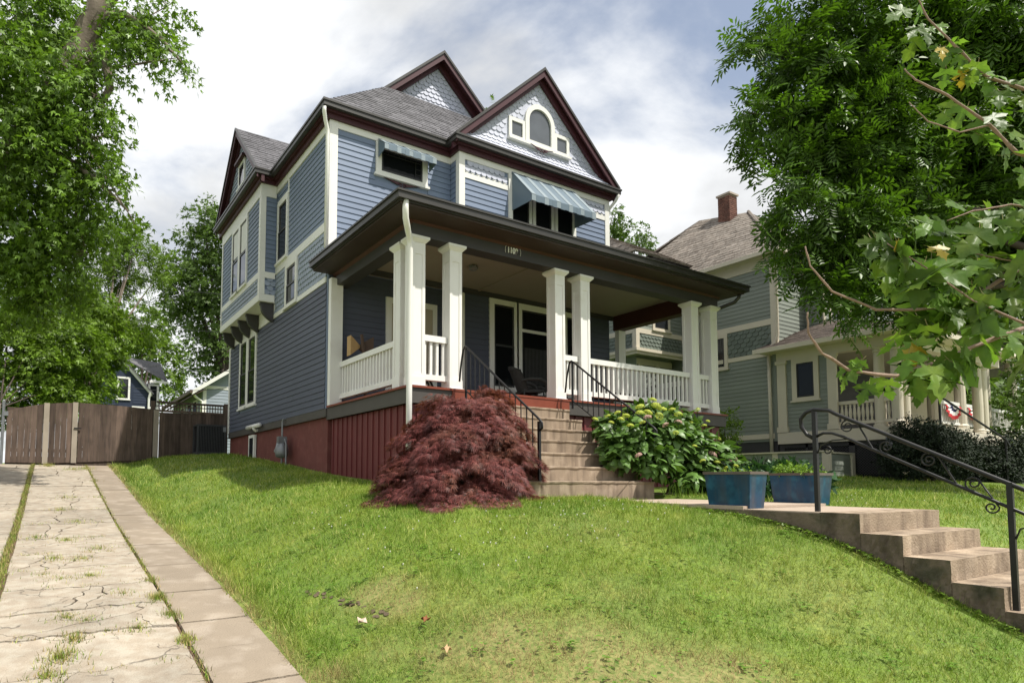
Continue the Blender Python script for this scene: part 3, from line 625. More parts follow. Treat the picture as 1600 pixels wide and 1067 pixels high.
# side bay (oriel) on brackets
XO, YO0, YO1, ZO = 4.23, 15.20, 19.22, 4.42
ob = oc = make('side_bay', MB().box(XO+.001, XW-.002, YO0, YO1, ZO+.02, 7.42), m_blue_up, H)
ow1, ow2 = (16.40, 17.16), (17.20, 17.98)
siding(oc, b_up, 'x-', XO, YO0+.09, YO1-.09, 5.10, 7.0, [(16.36, 18.02, 5.0, 6.99)]); siding(oc, b_up, 'y-', YO0, XO+.09, XW-.02, 5.10, 7.0)
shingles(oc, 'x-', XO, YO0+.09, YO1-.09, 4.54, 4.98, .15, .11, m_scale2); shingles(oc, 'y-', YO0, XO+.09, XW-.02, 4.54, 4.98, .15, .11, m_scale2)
for z0, z1 in ((4.38, 4.54), (4.95, 5.10), (7.0, 7.33)):
    make('belt_board', MB().box(XO-.03, XO, YO0-.03, YO1+.03, z0, z1).box(XO+.001, XW-.036, YO0-.03, YO0-.001, z0, z1), m_trim, ob)
for y in (YO0, YO1-.10): make('corner_board', MB().box(XO-.034, XO-.001, y-.034 if y == YO0 else y, y+.10, 4.54, 7.0), m_trim, ob)
make('corner_board', MB().box(XO, XO+.10, YO0-.034, YO0-.001, 4.54, 7.0), m_trim, ob)
make('soffit', MB().box(XO-.028, XW-.03, YO0-.028, YO1, 4.36, 4.379), m_trim, ob)
window(H, 'x-', XO, 16.38, 17.19, 5.12, 6.98, .09); window(H, 'x-', XO, 17.19, 18.0, 5.12, 6.98, .09)
for y0, y1, z0, z1 in ((16.47,17.10,6.10,6.88), (17.28,17.91,6.15,6.88)): bx('white_sheet', m_clothw, H, XO-.0165, XO-.0145, y0+.05, y1-.05, z0, z1)  # white sheet across the upper part of each oriel window
def bracket(y):
    pts = [(XW-.032, y, 4.355), (XO+.03, y, 4.355), (XO+.03, y, 4.30)]
    for a in np.linspace(0, 1, 8): pts.append((XO+.05+.10*a+.16*a*a, y, 4.28-.36*a**.6))
    pts.append((XW-.032, y, 3.90)); make('bracket', MB().prism(pts, (0, .11, 0)), m_char, ob)
for y in (15.25, 16.55, 17.35, 18.15, 19.08): bracket(y)
bx('belt_board', m_trim, H, XW-.02, XW, 15.22, YR-.1, 4.10, 4.36)
# front wall, upper: recessed section with small awning window
siding(wf, b_up, 'y-', YW, XW+.14, XB-.02, 4.5, 7.16, [(5.61, 6.90, 6.38, 7.2)])
bx('frieze_board', m_trim, H, XW+.14, XB-.001, YW-.030, YW, 7.16, 7.33)
# awning windows get an ornament below
fw = window(H, 'y-', YW, 5.62, 6.88, 6.46, 7.15, .13, mid=False, glass=m_glassd, label='small leaded window under the short front awning')
mb = MB()
for i in range(1, 7): x = 5.78+i*.135; mb.box(x-.005, x+.005, YW-.040, YW-.020, 6.93, 7.02)
mb.box(5.80, 6.70, YW-.040, YW-.020, 6.922, 6.932)
for zz in (6.66, 6.78): mb.box(6.58, 6.70, YW-.040, YW-.020, zz, zz+.01)
mb.box(6.573, 6.583, YW-.040, YW-.020, 6.56, 6.92); make('muntin', mb, m_gframe, fw)
def carved(y, xc, z, L_, nm='carved_ornament'):
    m = MB()
    for s in (-1, 1):
        m.prism([(xc+s*.0, y, z-.02), (xc+s*L_*.55, y, z), (xc+s*L_, y, z+.03), (xc+s*L_*.6, y, z-.015), (xc+s*.12, y, z-.07)][::s], (0, -.02, 0))
        m.tube([(xc+s*(.05+.05*math.cos(a)*(1-a/9)), y-.02, z-.075+.05*math.sin(a)*(1-a/9)) for a in np.linspace(0, 7, 14)], .012, 5)
    make(nm, m, m_burg, H)
carved(YW-.022, 6.25, 6.40, .55)
# bay front, upper
siding(wb, b_up, 'y-', YB, XB+.12, XE-.12, 4.5, 6.745, [(8.84, 11.0, 4.4, 7.2)])
shingles(wb, 'y-', YB, XB+.12, 8.84, 6.90, 7.16, .15, .13, m_scale); shingles(wb, 'y-', YB, 11.0, XE-.12, 6.90, 7.16, .15, .13, m_scale)
for a, b in ((XB+.12, 8.84), (11.0, XE-.12)):
    bx('belt_board', m_trim, H, a, b, YB-.026, YB, 6.745, 6.86)
    mb = MB()
    k = int((b-a)/.15)
    for i in range(k): u = a+(i+.5)*(b-a)/k; mb.prism([(u-.06, YB-.02, 6.90), (u, YB-.02, 6.862), (u+.06, YB-.02, 6.90)], (0, .018, 0))
    make('scalloped_edging', mb, m_trim, H)
for x in (XB, XE-.12): make('corner_board', MB().box(x-.034 if x == XB else x, x+.12+(.034 if x != XB else 0), YB-.034, YB-.001, 4.3, 7.3), m_trim, H)
make('corner_board', MB().box(XB-.034, XB-.001, YB, YB+.10, 4.3, 7.3), m_trim, H)
siding_r = bx('wall', m_blue_up, H, XB-.006, XB-.0005, YB+.10, YW-.03, 4.4, 7.2)
siding(siding_r, b_up, 'x-', XB-.006, YB+.10, YW-.02, 4.5, 7.16)
bx('frieze_board', m_trim, H, XB, XE, YB-.030, YB, 7.16, 7.33); bx('frieze_board', m_trim, H, XB-.03, XB-.001, YB, YW-.03, 7.16, 7.33)
# triple window under the big awning
for i in range(3): window(H, 'y-', YB, 8.86+i*.70, 8.86+(i+1)*.70+.02, 4.9, 7.15, .11, sill=False, mid=True, glass=m_glassd)
# cornice, soffit, gutter along the eaves -------------------------------------------------
def eave(path, z, outs, mats_, closed=False):
    """sweep boxes along a plan polyline of eave corners; outs = (inner, outer) offsets along outward mitre"""
    pass
def eave_run(x0, y0, x1, y1, off_a, off_b, za, zb, mat, nm, nrm, e0=0, e1=0):
    """one straight run: wall line (x0,y0)-(x1,y1), outward normal nrm, from offset off_a to off_b; e0/e1 mitre factors at the ends"""
    d = np.array([x1-x0, y1-y0]); d = d/np.hypot(*d); n = np.array(nrm, float); p0, p1 = np.array([x0, y0]), np.array([x1, y1])
    q = [p0+n*off_a-d*off_a*e0, p1+n*off_a+d*off_a*e1, p1+n*off_b+d*off_b*e1, p0+n*off_b-d*off_b*e0]
    area = sum(q[i-1][0]*q[i][1]-q[i][0]*q[i-1][1] for i in range(4))
    if area < 0: q = q[::-1]
    make(nm, MB().prism([(p[0], p[1], za) for p in q], (0, 0, zb-za)), mat, H)
runs = [((XW, 15.2), (XW, YW), (-1,0), -1, 1), ((XW, YW), (XB, YW), (0,-1), 1, -1), ((XB, YW), (XB, YB), (-1,0), -1, 1), ((XB, YB), (XE, YB), (0,-1), 1, 1), ((XE, YB), (XE, YR), (1,0), 1, 0),
        ((XO, YO1), (XO, YO0), (-1,0), 1, 1), ((XO, YO0), (XW, YO0), (0,-1), 1, -1)]
for (a, b, n, e0, e1) in runs:
    eave_run(*a, *b, .0, .09, 7.30, 7.395, m_burg, 'cornice', n, e0, e1)
    eave_run(*a, *b, .0, .15, 7.396, 7.43, m_burg, 'soffit', n, e0, e1)
    eave_run(*a, *b, .0, .16, 7.431, 7.46, m_burg, 'fascia', n, e0, e1)
    eave_run(*a, *b, .14, .25, 7.44, 7.555, m_gut, 'gutter', n, e0, e1)
    eave_run(*a, *b, .13, .27, 7.53, 7.575, m_gut, 'gutter_lip', n, e0, e1)
# roofs ------------------------------------------------------------------------------------
ZE = 7.56; XL_, XRR = XW-.20, XE+.20; xc = (XL_+XRR)/2; RZ = ZE+(xc-XL_)*.915; YG = 13.40; gx0, gx1 = 6.74, 2*xc-6.74; gz = ZE+(6.74-XL_)*.915
roof_sheet('roof', m_roof, H, (XL_,YW-.2,ZE), (XRR,YW-.2,ZE), (gx1,YG+.02,gz), (gx0,YG+.02,gz), 20)
roof_sheet('roof', m_roof, H, (XL_,YR+.2,ZE), (XL_,YW-.2,ZE), (gx0,YG,gz), (gx0,YR+.2,gz), 18); roof_sheet('roof', m_roof, H, (gx0,YR+.2,gz), (gx0-.02,YG-.02,gz-.01), (xc,YG-.02,RZ), (xc,YR+.2,RZ), 9)
roof_sheet('roof', m_roof, H, (XRR,YW-.2,ZE), (XRR,YR+.2,ZE), (gx1,YR+.2,gz), (gx1,YG,gz), 18); roof_sheet('roof', m_roof, H, (gx1+.02,YG-.02,gz-.01), (gx1,YR+.2,gz), (xc,YR+.2,RZ), (xc,YG-.02,RZ), 9)
# upper gablet
ug = make('gable_wall', MB().prism([(gx0-.06,YG+.30,gz-.2), (gx1+.06,YG+.30,gz-.2), (xc,YG+.30,RZ-.05)], (0,.1,0)), m_scale, H)
shingles(ug, 'y-', YG+.30, gx0, gx1, gz-.12, RZ-.2, .15, .122, m_scale, test=lambda u, z: abs(u-xc) < (RZ-.30-z)/.915*.93)
def rake(xa, za, xb, zb, y0, y1, t, mat, nm, down=0.):
    """sloping board under a gable edge, between y0 and y1, thickness t measured downwards, dropped by down"""
    pts = [(xa, y0, za-down), (xb, y0, zb-down), (xb, y0, zb-down-t), (xa, y0, za-down-t)]
    make(nm, MB().prism(pts, (0, y1-y0, 0)), mat, H)
def gable_edge(x0, z0, xm, zm, x1, y, depth):
    for (xa, za, xb, zb) in ((x0, z0, xm, zm), (x1, z0, xm, zm)):
        rake(xa, za, xb, zb, y-.03, y+.05, .075, m_gut, 'rake_edge', -.03)
        rake(xa, za, xb, zb, y, y+.03, .16, m_burg, 'rake_board', .046)
        rake(xa, za, xb, zb, y+.031, y+depth, .05, m_burg, 'rake_soffit', .05)
        rake(xa, za, xb, zb, y+depth-.10, y+depth-.02, .20, m_burg, 'rake_board', .10)
gable_edge(gx0-.10, gz-.09, xc, RZ, gx1+.10, YG-.02, .32)
# front gable
fx0, fx1 = XB-.20, XE+.20; fxc = (fx0+fx1)/2; FZ = ZE+.06+(fxc-fx0)*.925; YF = YB-.20
roof_sheet('roof', m_roof, H, (fx0,15.5,ZE+.06), (fx0,YF-.0,ZE+.06), (fxc,YF-.0,FZ), (fxc,15.5,FZ), 20); roof_sheet('roof', m_roof, H, (fx1,YF,ZE+.06), (fx1,15.5,ZE+.06), (fxc,15.5,FZ), (fxc,YF,FZ), 20)
gable_edge(fx0-.03, ZE+.03, fxc, FZ, fx1+.03, YF-.02, .22)
fg = make('gable_wall', MB().prism([(fx0+.12,YB,7.46), (fx1-.12,YB,7.46), (fxc,YB,FZ-.12)], (0,.12,0)), m_scale, H, label='front gable wall covered in fish-scale shingles')
gwh = [(8.86, 10.78, 8.03, 8.57), (9.36, 10.28, 8.0, 9.08)]
def fl(z): t = max(0, min(1, (8.02-z)/.42)); return .205*t*t, -.9*t
shingles(fg, 'y-', YB, fx0+.02, fx1-.02, 7.60, FZ-.25, .150, .122, m_scale, test=lambda u, z: abs(u-fxc) < (FZ-.20-z)/.925 - .02, holes=gwh, each=True, flare=fl)
_m = MB(); _zs = np.linspace(7.585, 8.02, 9); _hw = lambda z: (FZ-.17-z)/.925
for za, zb in zip(_zs[:-1], _zs[1:]): _m.quad((fxc-_hw(za),YB-fl(za)[0]-.0005,za), (fxc+_hw(za),YB-fl(za)[0]-.0005,za), (fxc+_hw(zb),YB-fl(zb)[0]-.0005,zb), (fxc-_hw(zb),YB-fl(zb)[0]-.0005,zb))
make('flared_sheathing', _m, m_scale, H)
# Palladian window: two small lights and an arched one
pw = bx('gable_window', m_trim, H, 8.84, 10.80, YB-.10, YB-.001, 8.005, 8.058, label='arched window between two small square lights in the front gable')
def lightbox(x0, x1, z0, z1, t=.085):
    m = MB(); d = .05
    m.box(x0, x0+t, YB-d, YB, z0, z1).box(x1-t, x1, YB-d, YB, z0, z1).box(x0+t, x1-t, YB-d+.002, YB, z1-t, z1).box(x0+t, x1-t, YB-d+.002, YB, z0, z0+t*.8)
    make('frame', m, m_trim, pw); bx('pane', m_glassg, pw, x0+t, x1-t, YB-.018, YB-.010, z0+t*.8, z1-t)
lightbox(8.87, 9.36, 8.06, 8.56); lightbox(10.28, 10.77, 8.06, 8.56)
ac, az, ri, ro = 9.82, 8.64, .345, .46
o = [(ac+ro*math.cos(a), az+ro*math.sin(a)) for a in np.linspace(0, math.pi, 21)]; i_ = [(ac+ri*math.cos(a), az+ri*math.sin(a)) for a in np.linspace(0, math.pi, 21)]
m = MB()
for k in range(20): m.prism([(o[k][0],YB,o[k][1]), (o[k+1][0],YB,o[k+1][1]), (i_[k+1][0],YB,i_[k+1][1]), (i_[k][0],YB,i_[k][1])], (0,-.065,0))
m.box(ac-ro, ac-ri, YB-.065, YB, 8.06, az).box(ac+ri, ac+ro, YB-.065, YB, 8.06, az).box(ac-ri, ac+ri, YB-.063, YB, 8.06, 8.15); make('frame', m, m_trim, pw)
make('pane', MB().prism([(ac+ri*math.cos(a), YB-.02, az+ri*math.sin(a)) for a in np.linspace(0, math.pi, 17)]+[(ac-ri, YB-.02, 8.15), (ac+ri, YB-.02, 8.15)], (0,.01,0)), m_glassg, pw)
carved(YB-.10, 9.82, 7.99, .35)
# left cross gable over the oriel
sx = XO-.20; sy0, sy1 = YO0-.20, YO1+.20; syc = (sy0+sy1)/2; SZ = ZE+.02+(syc-sy0)*.93
def xprism(pts, dx): return MB().prism(pts, (dx, 0, 0))
roof_sheet('roof', m_roof, H, (sx,sy0,ZE+.02), (7.4,sy0,ZE+.02), (7.4,syc,SZ), (sx,syc,SZ), 18); roof_sheet('roof', m_roof, H, (7.4,sy1,ZE+.02), (sx,sy1,ZE+.02), (sx,syc,SZ), (7.4,syc,SZ), 18)
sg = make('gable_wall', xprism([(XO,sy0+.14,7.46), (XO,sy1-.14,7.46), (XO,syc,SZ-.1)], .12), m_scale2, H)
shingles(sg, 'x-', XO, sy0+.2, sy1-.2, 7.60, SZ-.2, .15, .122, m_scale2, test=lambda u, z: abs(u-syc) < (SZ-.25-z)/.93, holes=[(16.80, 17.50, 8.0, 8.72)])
window(H, 'x-', XO, 16.82, 17.48, 8.02, 8.70, .08, mid=False); bx('window_hood', m_burg, H, XO-.14, XO, 16.74, 17.56, 8.71, 8.77)
for (ya, yb) in ((sy0-.03, syc), (sy1+.03, syc)):
    for nm, mat, dn, t, x0, x1 in (('rake_edge', m_gut, -.012, .055, sx-.03, sx+.03), ('rake_board', m_burg, .045, .17, sx, sx+.03), ('rake_soffit', m_burg, .05, .05, sx+.031, sx+.2), ('rake_board', m_burg, .10, .2, sx+.11, sx+.185)):
        make(nm, MB().prism([(x0, ya, ZE+.0-dn), (x0, yb, SZ-dn), (x0, yb, SZ-dn-t), (x0, ya, ZE-dn-t)], (x1-x0, 0, 0)), mat, H)
# awnings: striped metal, scalloped valance ----------------------------------------------------
def awning(x0, x1, y, zt, out, zf, zv, zback, stripes, label):
    a = make('window_awning', MB().prism([(x0+.02, y, zt-.02), (x0+.02, y-out+.01, zf-.02), (x0+.02, y-out+.01, zf-.03), (x0+.02, y, zt-.03)], (x1-x0-.04, 0, 0)), m_awn2, H, label=label)
    n = stripes; wd = (x1-x0)/n
    for i in range(n):
        xa, xb = x0+i*wd, x0+(i+1)*wd; mat = m_awn if i % 3 == 0 else m_awn2
        up = .012 if i % 3 == 0 else 0
        m = MB().prism([(xa, y, zt+up), (xa, y-out, zf+up), (xa, y-out, zf-.012+up), (xa, y, zt-.012+up)], (wd, 0, 0)); make('stripe', m, mat, a)
        zz = zv-(.012 if i % 2 else 0); make('valance', MB().box(xa, xb, y-out-.008-(.004 if i % 2 else 0), y-out+.004, zz, zf-.012), mat, a)
    for xs in (x0, x1):
        dx = .012 if xs == x0 else -.012; k = 5
        for j in range(k):
            t0, t1 = j/k, (j+1)/k; zt0, zt1 = zt+(zf-zt)*t0-.013, zt+(zf-zt)*t1-.013; b0, b1 = zback+(zv-zback)*t0, zback+(zv-zback)*t1
            make('side_panel', MB().prism([(xs, y-out*t0, zt0), (xs, y-out*t1, zt1), (xs, y-out*t1, b1), (xs, y-out*t0, b0)], (dx*(1+.4*(j % 2)), 0, 0)), m_awn2, a)
awning(8.95, 10.94, YB-.036, 7.22, .71, 6.42, 6.27, 6.29, 16, 'large striped metal awning over the triple window of the gabled bay')
awning(5.66, 6.92, YW-.05, 7.20, .30, 6.98, 6.86, 6.80, 13, 'small striped metal awning over the leaded front window')
# downspouts
def downspout(pts, mat, r=.042, nm='downspout', parent=None): return make(nm, MB().tube(pts, r, 8), mat, parent or H, smooth=True)
downspout([(4.40,11.50,7.42), (4.40,11.52,7.34), (4.46,11.60,7.20), (4.53,11.66,7.06), (4.535,11.665,6.9), (4.535,11.665,4.62)], m_trim, .04)
downspout([(12.33,11.1,7.44), (12.31,11.2,7.3), (12.24,11.36,7.12), (12.22,11.40,6.9), (12.22,11.40,4.2)], m_trim, .04)
# ------------------------------------------------------------------ front porch (parts of the house)
PX0, PX1, PY = 4.63, 12.53, 8.36
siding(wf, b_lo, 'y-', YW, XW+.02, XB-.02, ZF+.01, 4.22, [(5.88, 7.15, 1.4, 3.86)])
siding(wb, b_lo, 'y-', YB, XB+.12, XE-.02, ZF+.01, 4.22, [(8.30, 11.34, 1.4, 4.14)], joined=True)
bx('corner_board', m_trim, H, XB-.02, XB+.12, YB-.030, YB, ZF+.01, 4.2)
# deck
dk = bx('porch_floor', m_deck, H, PX0-.035, PX1+.035, PY-.03, YW-.03, ZF-.035, ZF)
bx('porch_fascia', m_band, H, PX0, 5.40, PY, PY+.04, 1.19, ZF-.036); bx('porch_fascia', m_band, H, 7.90, PX1, PY, PY+.04, 1.19, ZF-.036)
bx('porch_fascia', m_band, H, PX0, PX0+.04, PY+.041, YW+.05, 1.19, ZF-.036); bx('porch_fascia', m_band, H, PX1-.04, PX1, PY+.041, YB, 1.19, ZF-.036)
bx('step_riser', m_deck, H, 5.40, 7.90, PY-.02, PY+.02, 1.275, ZF-.036, label='red-brown painted top riser board')
# red board-and-batten skirt below the porch
sk = bx('porch_skirt', m_batten, H, PX0+.10, PX0+.13, PY+.09, YW, -.5, 1.19); sk2 = bx('porch_skirt', m_batten, H, PX0+.131, PX1-.1, PY+.10, PY+.13, -.6, 1.19); bx('porch_skirt', m_batten, H, PX1-.13, PX1-.1, PY+.131, YB, -.5, 1.19)
bt = bpy.data.meshes.new('batten'); q = MB().box(-.022, .022, -.022, .0, 0, 1); bt.from_pydata(q.v, [], q.f); bt.materials.append(m_batten)
for i in range(15): inst('batten', bt, sk, (PX0+.10, PY+.14+i*.222, -.4), (0,0,-math.pi/2), (1,1,1.585))
for i in range(34): inst('batten', bt, sk2, (PX0+.2+i*.222, PY+.10, -.5), (0,0,0), (1,1,1.685))
# columns: square with recessed panels, base and cap
def column(cx, cy, half=.118, zt=3.865, engaged=None):
    h = half; c = make('porch_column', MB().box(cx-h+.012, cx+h-.012, cy-h+.012, cy+h-.012, ZF+.03, zt-.1), m_white, H)
    m = MB(); s = .052
    for (a, b) in ((-1,-1),(1,-1),(1,1),(-1,1)):
        m.box(cx+(a*h if a < 0 else h-s), cx+(a*h+s if a < 0 else h), cy+(b*h if b < 0 else h-s), cy+(b*h+s if b < 0 else h), ZF+.03, zt-.095)
    make('stile', m, m_white, c)
    m = MB()
    for z0, z1 in ((ZF+.03, ZF+.22), (zt-.28, zt-.096)):
        m.box(cx-h+s, cx+h-s, cy-h+.0015, cy-h+.012, z0, z1).box(cx-h+s, cx+h-s, cy+h-.012, cy+h-.0015, z0, z1).box(cx-h+.0015, cx-h+.012, cy-h+s, cy+h-s, z0, z1).box(cx+h-.012, cx+h-.0015, cy-h+s, cy+h-s, z0, z1)
    make('panel_rail', m, m_white, c, kind='stuff')
    make('base', MB().box(cx-h-.025, cx+h+.025, cy-h-.025, cy+h+.025, ZF, ZF+.032).box(cx-h-.008, cx+h+.008, cy-h-.008, cy+h+.008, ZF+.0325, ZF+.17), m_white, c)
    m = MB(); b0, b1 = h+.004, h+.052; v = [(cx+sx_*b0, cy+sy_*b0, zt-.095) for sx_, sy_ in ((-1,-1),(1,-1),(1,1),(-1,1))]+[(cx+sx_*b1, cy+sy_*b1, zt-.042) for sx_, sy_ in ((-1,-1),(1,-1),(1,1),(-1,1))]
    m.add(v, [(3,2,1,0),(4,5,6,7),(0,1,5,4),(1,2,6,5),(2,3,7,6),(3,0,4,7)]); m.box(cx-b1-.004, cx+b1+.004, cy-b1-.004, cy+b1+.004, zt-.0415, zt)
    make('capital', m, m_white, c)
    return c
CYF = 8.5+.118
cols = [4.862, 5.565, 7.845, 8.48, 11.735, 12.395]
for x in cols: column(x, CYF)
column(cols[0], 9.02); column(cols[-1], 9.02)
make('pilaster', MB().box(PX0-.02, PX0+.23, YW-.17, YW-.035, ZF+.0, 4.0), m_white, H); make('pilaster', MB().box(PX1-.22, PX1+.02, YB-.17, YB-.035, ZF, 4.0), m_white, H)
# beams, soffit, gutter, ceiling, roof
BZ0, BZ1 = 3.868, 4.17; BX0, BX1, BY = 4.73, 12.52, 8.48
bx('porch_beam', m_char, H, BX0, BX1, BY, BY+.27, BZ0, BZ1+.08); bx('porch_beam', m_char, H, BX0, BX0+.27, BY+.271, YW-.03, BZ0, BZ1+.08); bx('porch_beam', m_redsoffit, H, BX1-.27, BX1, BY+.271, YB-.03, BZ0, BZ1+.08)
bx('porch_ceiling', m_ceil, H, BX0+.271, BX1-.271, BY+.271, YW-.02, 4.235, 4.26)
for x in (8.0,): bx('ceiling_batten', m_ceil, H, x-.03, x+.03, BY+.28, YB, 4.215, 4.234)
m = MB().box(BX0+.271, BX1-.271, YB-.05, YB-.021, 4.12, 4.233); make('porch_frieze', m, m_char, H)
GX0, GX1, GY = 4.20, 12.90, 7.95
def ring(za, zb, o0, o1, mat, nm):   # ring between plan offsets around the porch roof edge
    make(nm, MB().box(GX0+o0, GX1-o0, GY+o0, GY+o1, za, zb).box(GX0+o0, GX0+o1, GY+o1+.0005, YW-.03, za, zb).box(GX1-o1, GX1-o0, GY+o1+.0005, YB-.3, za, zb), mat, H)
ring(4.10, 4.125, .08, BX0-GX0-.0, m_dksoffit, 'porch_soffit'); ring(4.126, 4.17, .05, .10, m_gut, 'porch_fascia'); ring(4.15, 4.262, .0, .10, m_gut, 'porch_gutter'); ring(4.245, 4.275, -.02, .12, m_gut, 'gutter_lip')
m = MB().prism([(BX0-.05,BY-.035,4.099),(BX0-.05,BY-.001,4.099),(BX0-.05,BY-.001,4.06)], (BX1-BX0+.1,0,0)); make('bed_moulding', m, m_redsoffit, H)
m = MB().prism([(BX0-.05,BY-.036,4.099),(BX0-.001,BY-.036,4.099),(BX0-.001,BY-.036,4.05)], (0,YW-BY,0)); make('bed_moulding', m, m_redsoffit, H)
roof_sheet('porch_roof', m_roof, H, (GX0+.05,GY+.05,4.27), (GX1-.05,GY+.05,4.27), (GX1-2.2,YW,4.95), (GX0+2.2,YW,4.95), 16)
roof_sheet('porch_roof', m_roof, H, (GX0+.05,YW,4.27), (GX0+.05,GY+.05,4.27), (GX0+2.2,YW-.01,4.95), (GX0+2.2,YW,4.95), 10)
roof_sheet('porch_roof', m_roof, H, (GX1-.05,GY+.05,4.27), (GX1-.05,YW,4.27), (GX1-2.2,YW,4.95), (GX1-2.2,YW-.01,4.95), 10)
# railings with square balusters
bal = {}
def baluster_mesh(h, mat):
    if h not in bal:
        me = bpy.data.meshes.new('baluster'); q = MB().box(-.021, .021, -.021, .021, 0, h); me.from_pydata(q.v, [], q.f); me.materials.append(mat); bal[h] = me
    return bal[h]
def railing(xa, ya, xb, yb, n):
    ax = abs(xb-xa) > abs(yb-ya); w_ = .045
    def bar(z0, z1, w_, nm, par):
        return make(nm, MB().box(xa, xb, ya-w_, ya+w_, z0, z1) if ax else MB().box(xa-w_, xa+w_, ya, yb, z0, z1), m_white, par)
    r = bar(2.225, 2.325, .05, 'porch_railing', H); bar(1.60, 1.69, .045, 'bottom_rail', r)
    for i in range(n):
        t = (i+.5)/n; inst('baluster', baluster_mesh(.535, m_white), r, (xa+(xb-xa)*t, ya+(yb-ya)*t, 1.69))
railing(cols[0]+.118, CYF, cols[1]-.118, CYF, 4); railing(cols[2]+.118, CYF, cols[3]-.118, CYF, 4); railing(cols[3]+.118, CYF, cols[4]-.118, CYF, 23); railing(cols[4]+.118, CYF, cols[5]-.118, CYF, 4)
railing(cols[0], 9.02+.118, cols[0], YW-.17, 19); railing(cols[-1], 9.02+.118, cols[-1], YB-.17, 16)
# downspout at the left porch corner and the right elbow
downspout([(4.36,8.02,4.16), (4.36,8.03,4.02), (4.38,8.06,3.90), (4.47,8.16,3.78), (4.56,8.26,3.70), (4.585,8.29,3.58), (4.585,8.29,2.6), (4.585,8.29,1.4), (4.585,8.29,-.12)], m_trim, .047)
downspout([(12.76,8.10,4.14), (12.76,8.12,4.04), (12.74,8.22,3.95), (12.66,8.38,3.90), (12.58,8.55,3.84), (12.55,8.74,3.74), (12.55,8.79,3.6), (12.55,8.79,1.2)], m_gut, .04)
# house number
tx = bpy.data.curves.new('number', 'FONT'); tx.body = '1109'; tx.size = .14; tx.offset = .004; tx.extrude = .006; tx.space_character = 1.0
to = bpy.data.objects.new('number_src', tx); COL.objects.link(to); bpy.context.view_layer.update()
me = bpy.data.meshes.new_from_object(to.evaluated_get(bpy.context.evaluated_depsgraph_get())); bpy.data.objects.remove(to)
me.name = 'house_number'; me.transform(Matrix.Translation((6.60, BY-.012, 3.95)) @ Matrix.Rotation(math.pi/2, 4, 'X') @ Matrix.Diagonal((.85, 1, 1, 1))); me.transform(Matrix.Translation(-Vector(BASE[H.name])))
hn = link('house_number', me, m_white, H, BASE[H.name]); hn['label'] = 'small white house number 1109 on the porch beam'
make('number_border', MB().tube([(6.575, BY-.008, 3.935), (6.565, BY-.008, 3.97), (6.565, BY-.008, 4.02), (6.58, BY-.008, 4.06)], .004, 5), m_white, H); make('number_border', MB().tube([(6.895, BY-.008, 3.935), (6.905, BY-.008, 3.97), (6.905, BY-.008, 4.02), (6.89, BY-.008, 4.06)], .004, 5), m_white, H)
# door and front windows on the porch
dr_ = bx('door', m_tan, H, 6.02, 7.03, YW-.03, YW-.005, ZF, 3.73, label='tan panelled front door in white casing')
dr_.data.materials[0] = M('beige_door_paint', (.42,.37,.28), .5, .05, 4)
for (a, b, z0, z1) in ((6.14,6.46,2.5,3.6), (6.58,6.92,2.5,3.6), (6.14,6.46,1.6,2.35), (6.58,6.92,1.6,2.35)): bx('panel', m_tan, dr_, a, b, YW-.042, YW-.031, z0, z1).data.materials[0] = dr_.data.materials[0]
make('handle', MB().lathe((6.95, YW-.07, 2.42), [(.02,0), (.028,.02), (.02,.045)], 8), m_metal, dr_)
make('door_casing', MB().box(5.89,6.019,YW-.045,YW,ZF,3.85).box(7.031,7.14,YW-.045,YW,ZF,3.85).box(6.02,7.03,YW-.043,YW,3.731,3.85), m_trim, H)
window(H, 'y-', YB, 8.30, 9.13, 2.05, 4.13, .13, glass=m_glassd, label='tall narrow window left of the big porch window')
window(H, 'y-', YB, 10.51, 11.34, 2.05, 4.13, .13, glass=m_glassd)
bw = window(H, 'y-', YB, 9.08, 10.56, 2.05, 4.13, .15, mid=False, glass=m_glassd, label='large porch picture window with a transom')
bx('transom_bar', m_trim, bw, 9.22, 10.42, YB-.035, YB+.02, 3.46, 3.53)
mb = MB()
for i in range(26): x = 9.32+i*.042; mb.prism([(x, YB-.019, 2.25), (x+.03, YB-.019, 2.25), (x+.028, YB-.019, 3.1), (x+.002, YB-.019, 3.1)], (0, -.002, 0))
make('curtain', mb, m_curtain, bw).data.materials[0] = M('dim_curtain', (.05,.05,.048), .9, .2, 6)
make('ceiling_light', MB().lathe((6.95, 10.0, 4.12), [(.05,0), (.09,.03), (.09,.08), (.05,.115)], 10), m_metal, H)
make('window_vent', MB().box(XW-.04, XW+.02, 16.7, 17.25, .35, 1.2), m_trim, H); bx('pane', m_glass, H, XW-.045, XW-.041, 16.8, 17.15, .45, 1.12)
pv = downspout([(XW-.10,17.15,1.40), (XW-.10,16.6,1.40), (XW-.10,16.0,1.40)], m_pvc, .055, 'vent_pipe'); downspout([(XW+.05,16.5,1.30), (XW-.06,16.5,1.30), (XW-.10,16.5,1.33), (XW-.10,16.5,1.40)], m_pvc, .05, 'vent_pipe')
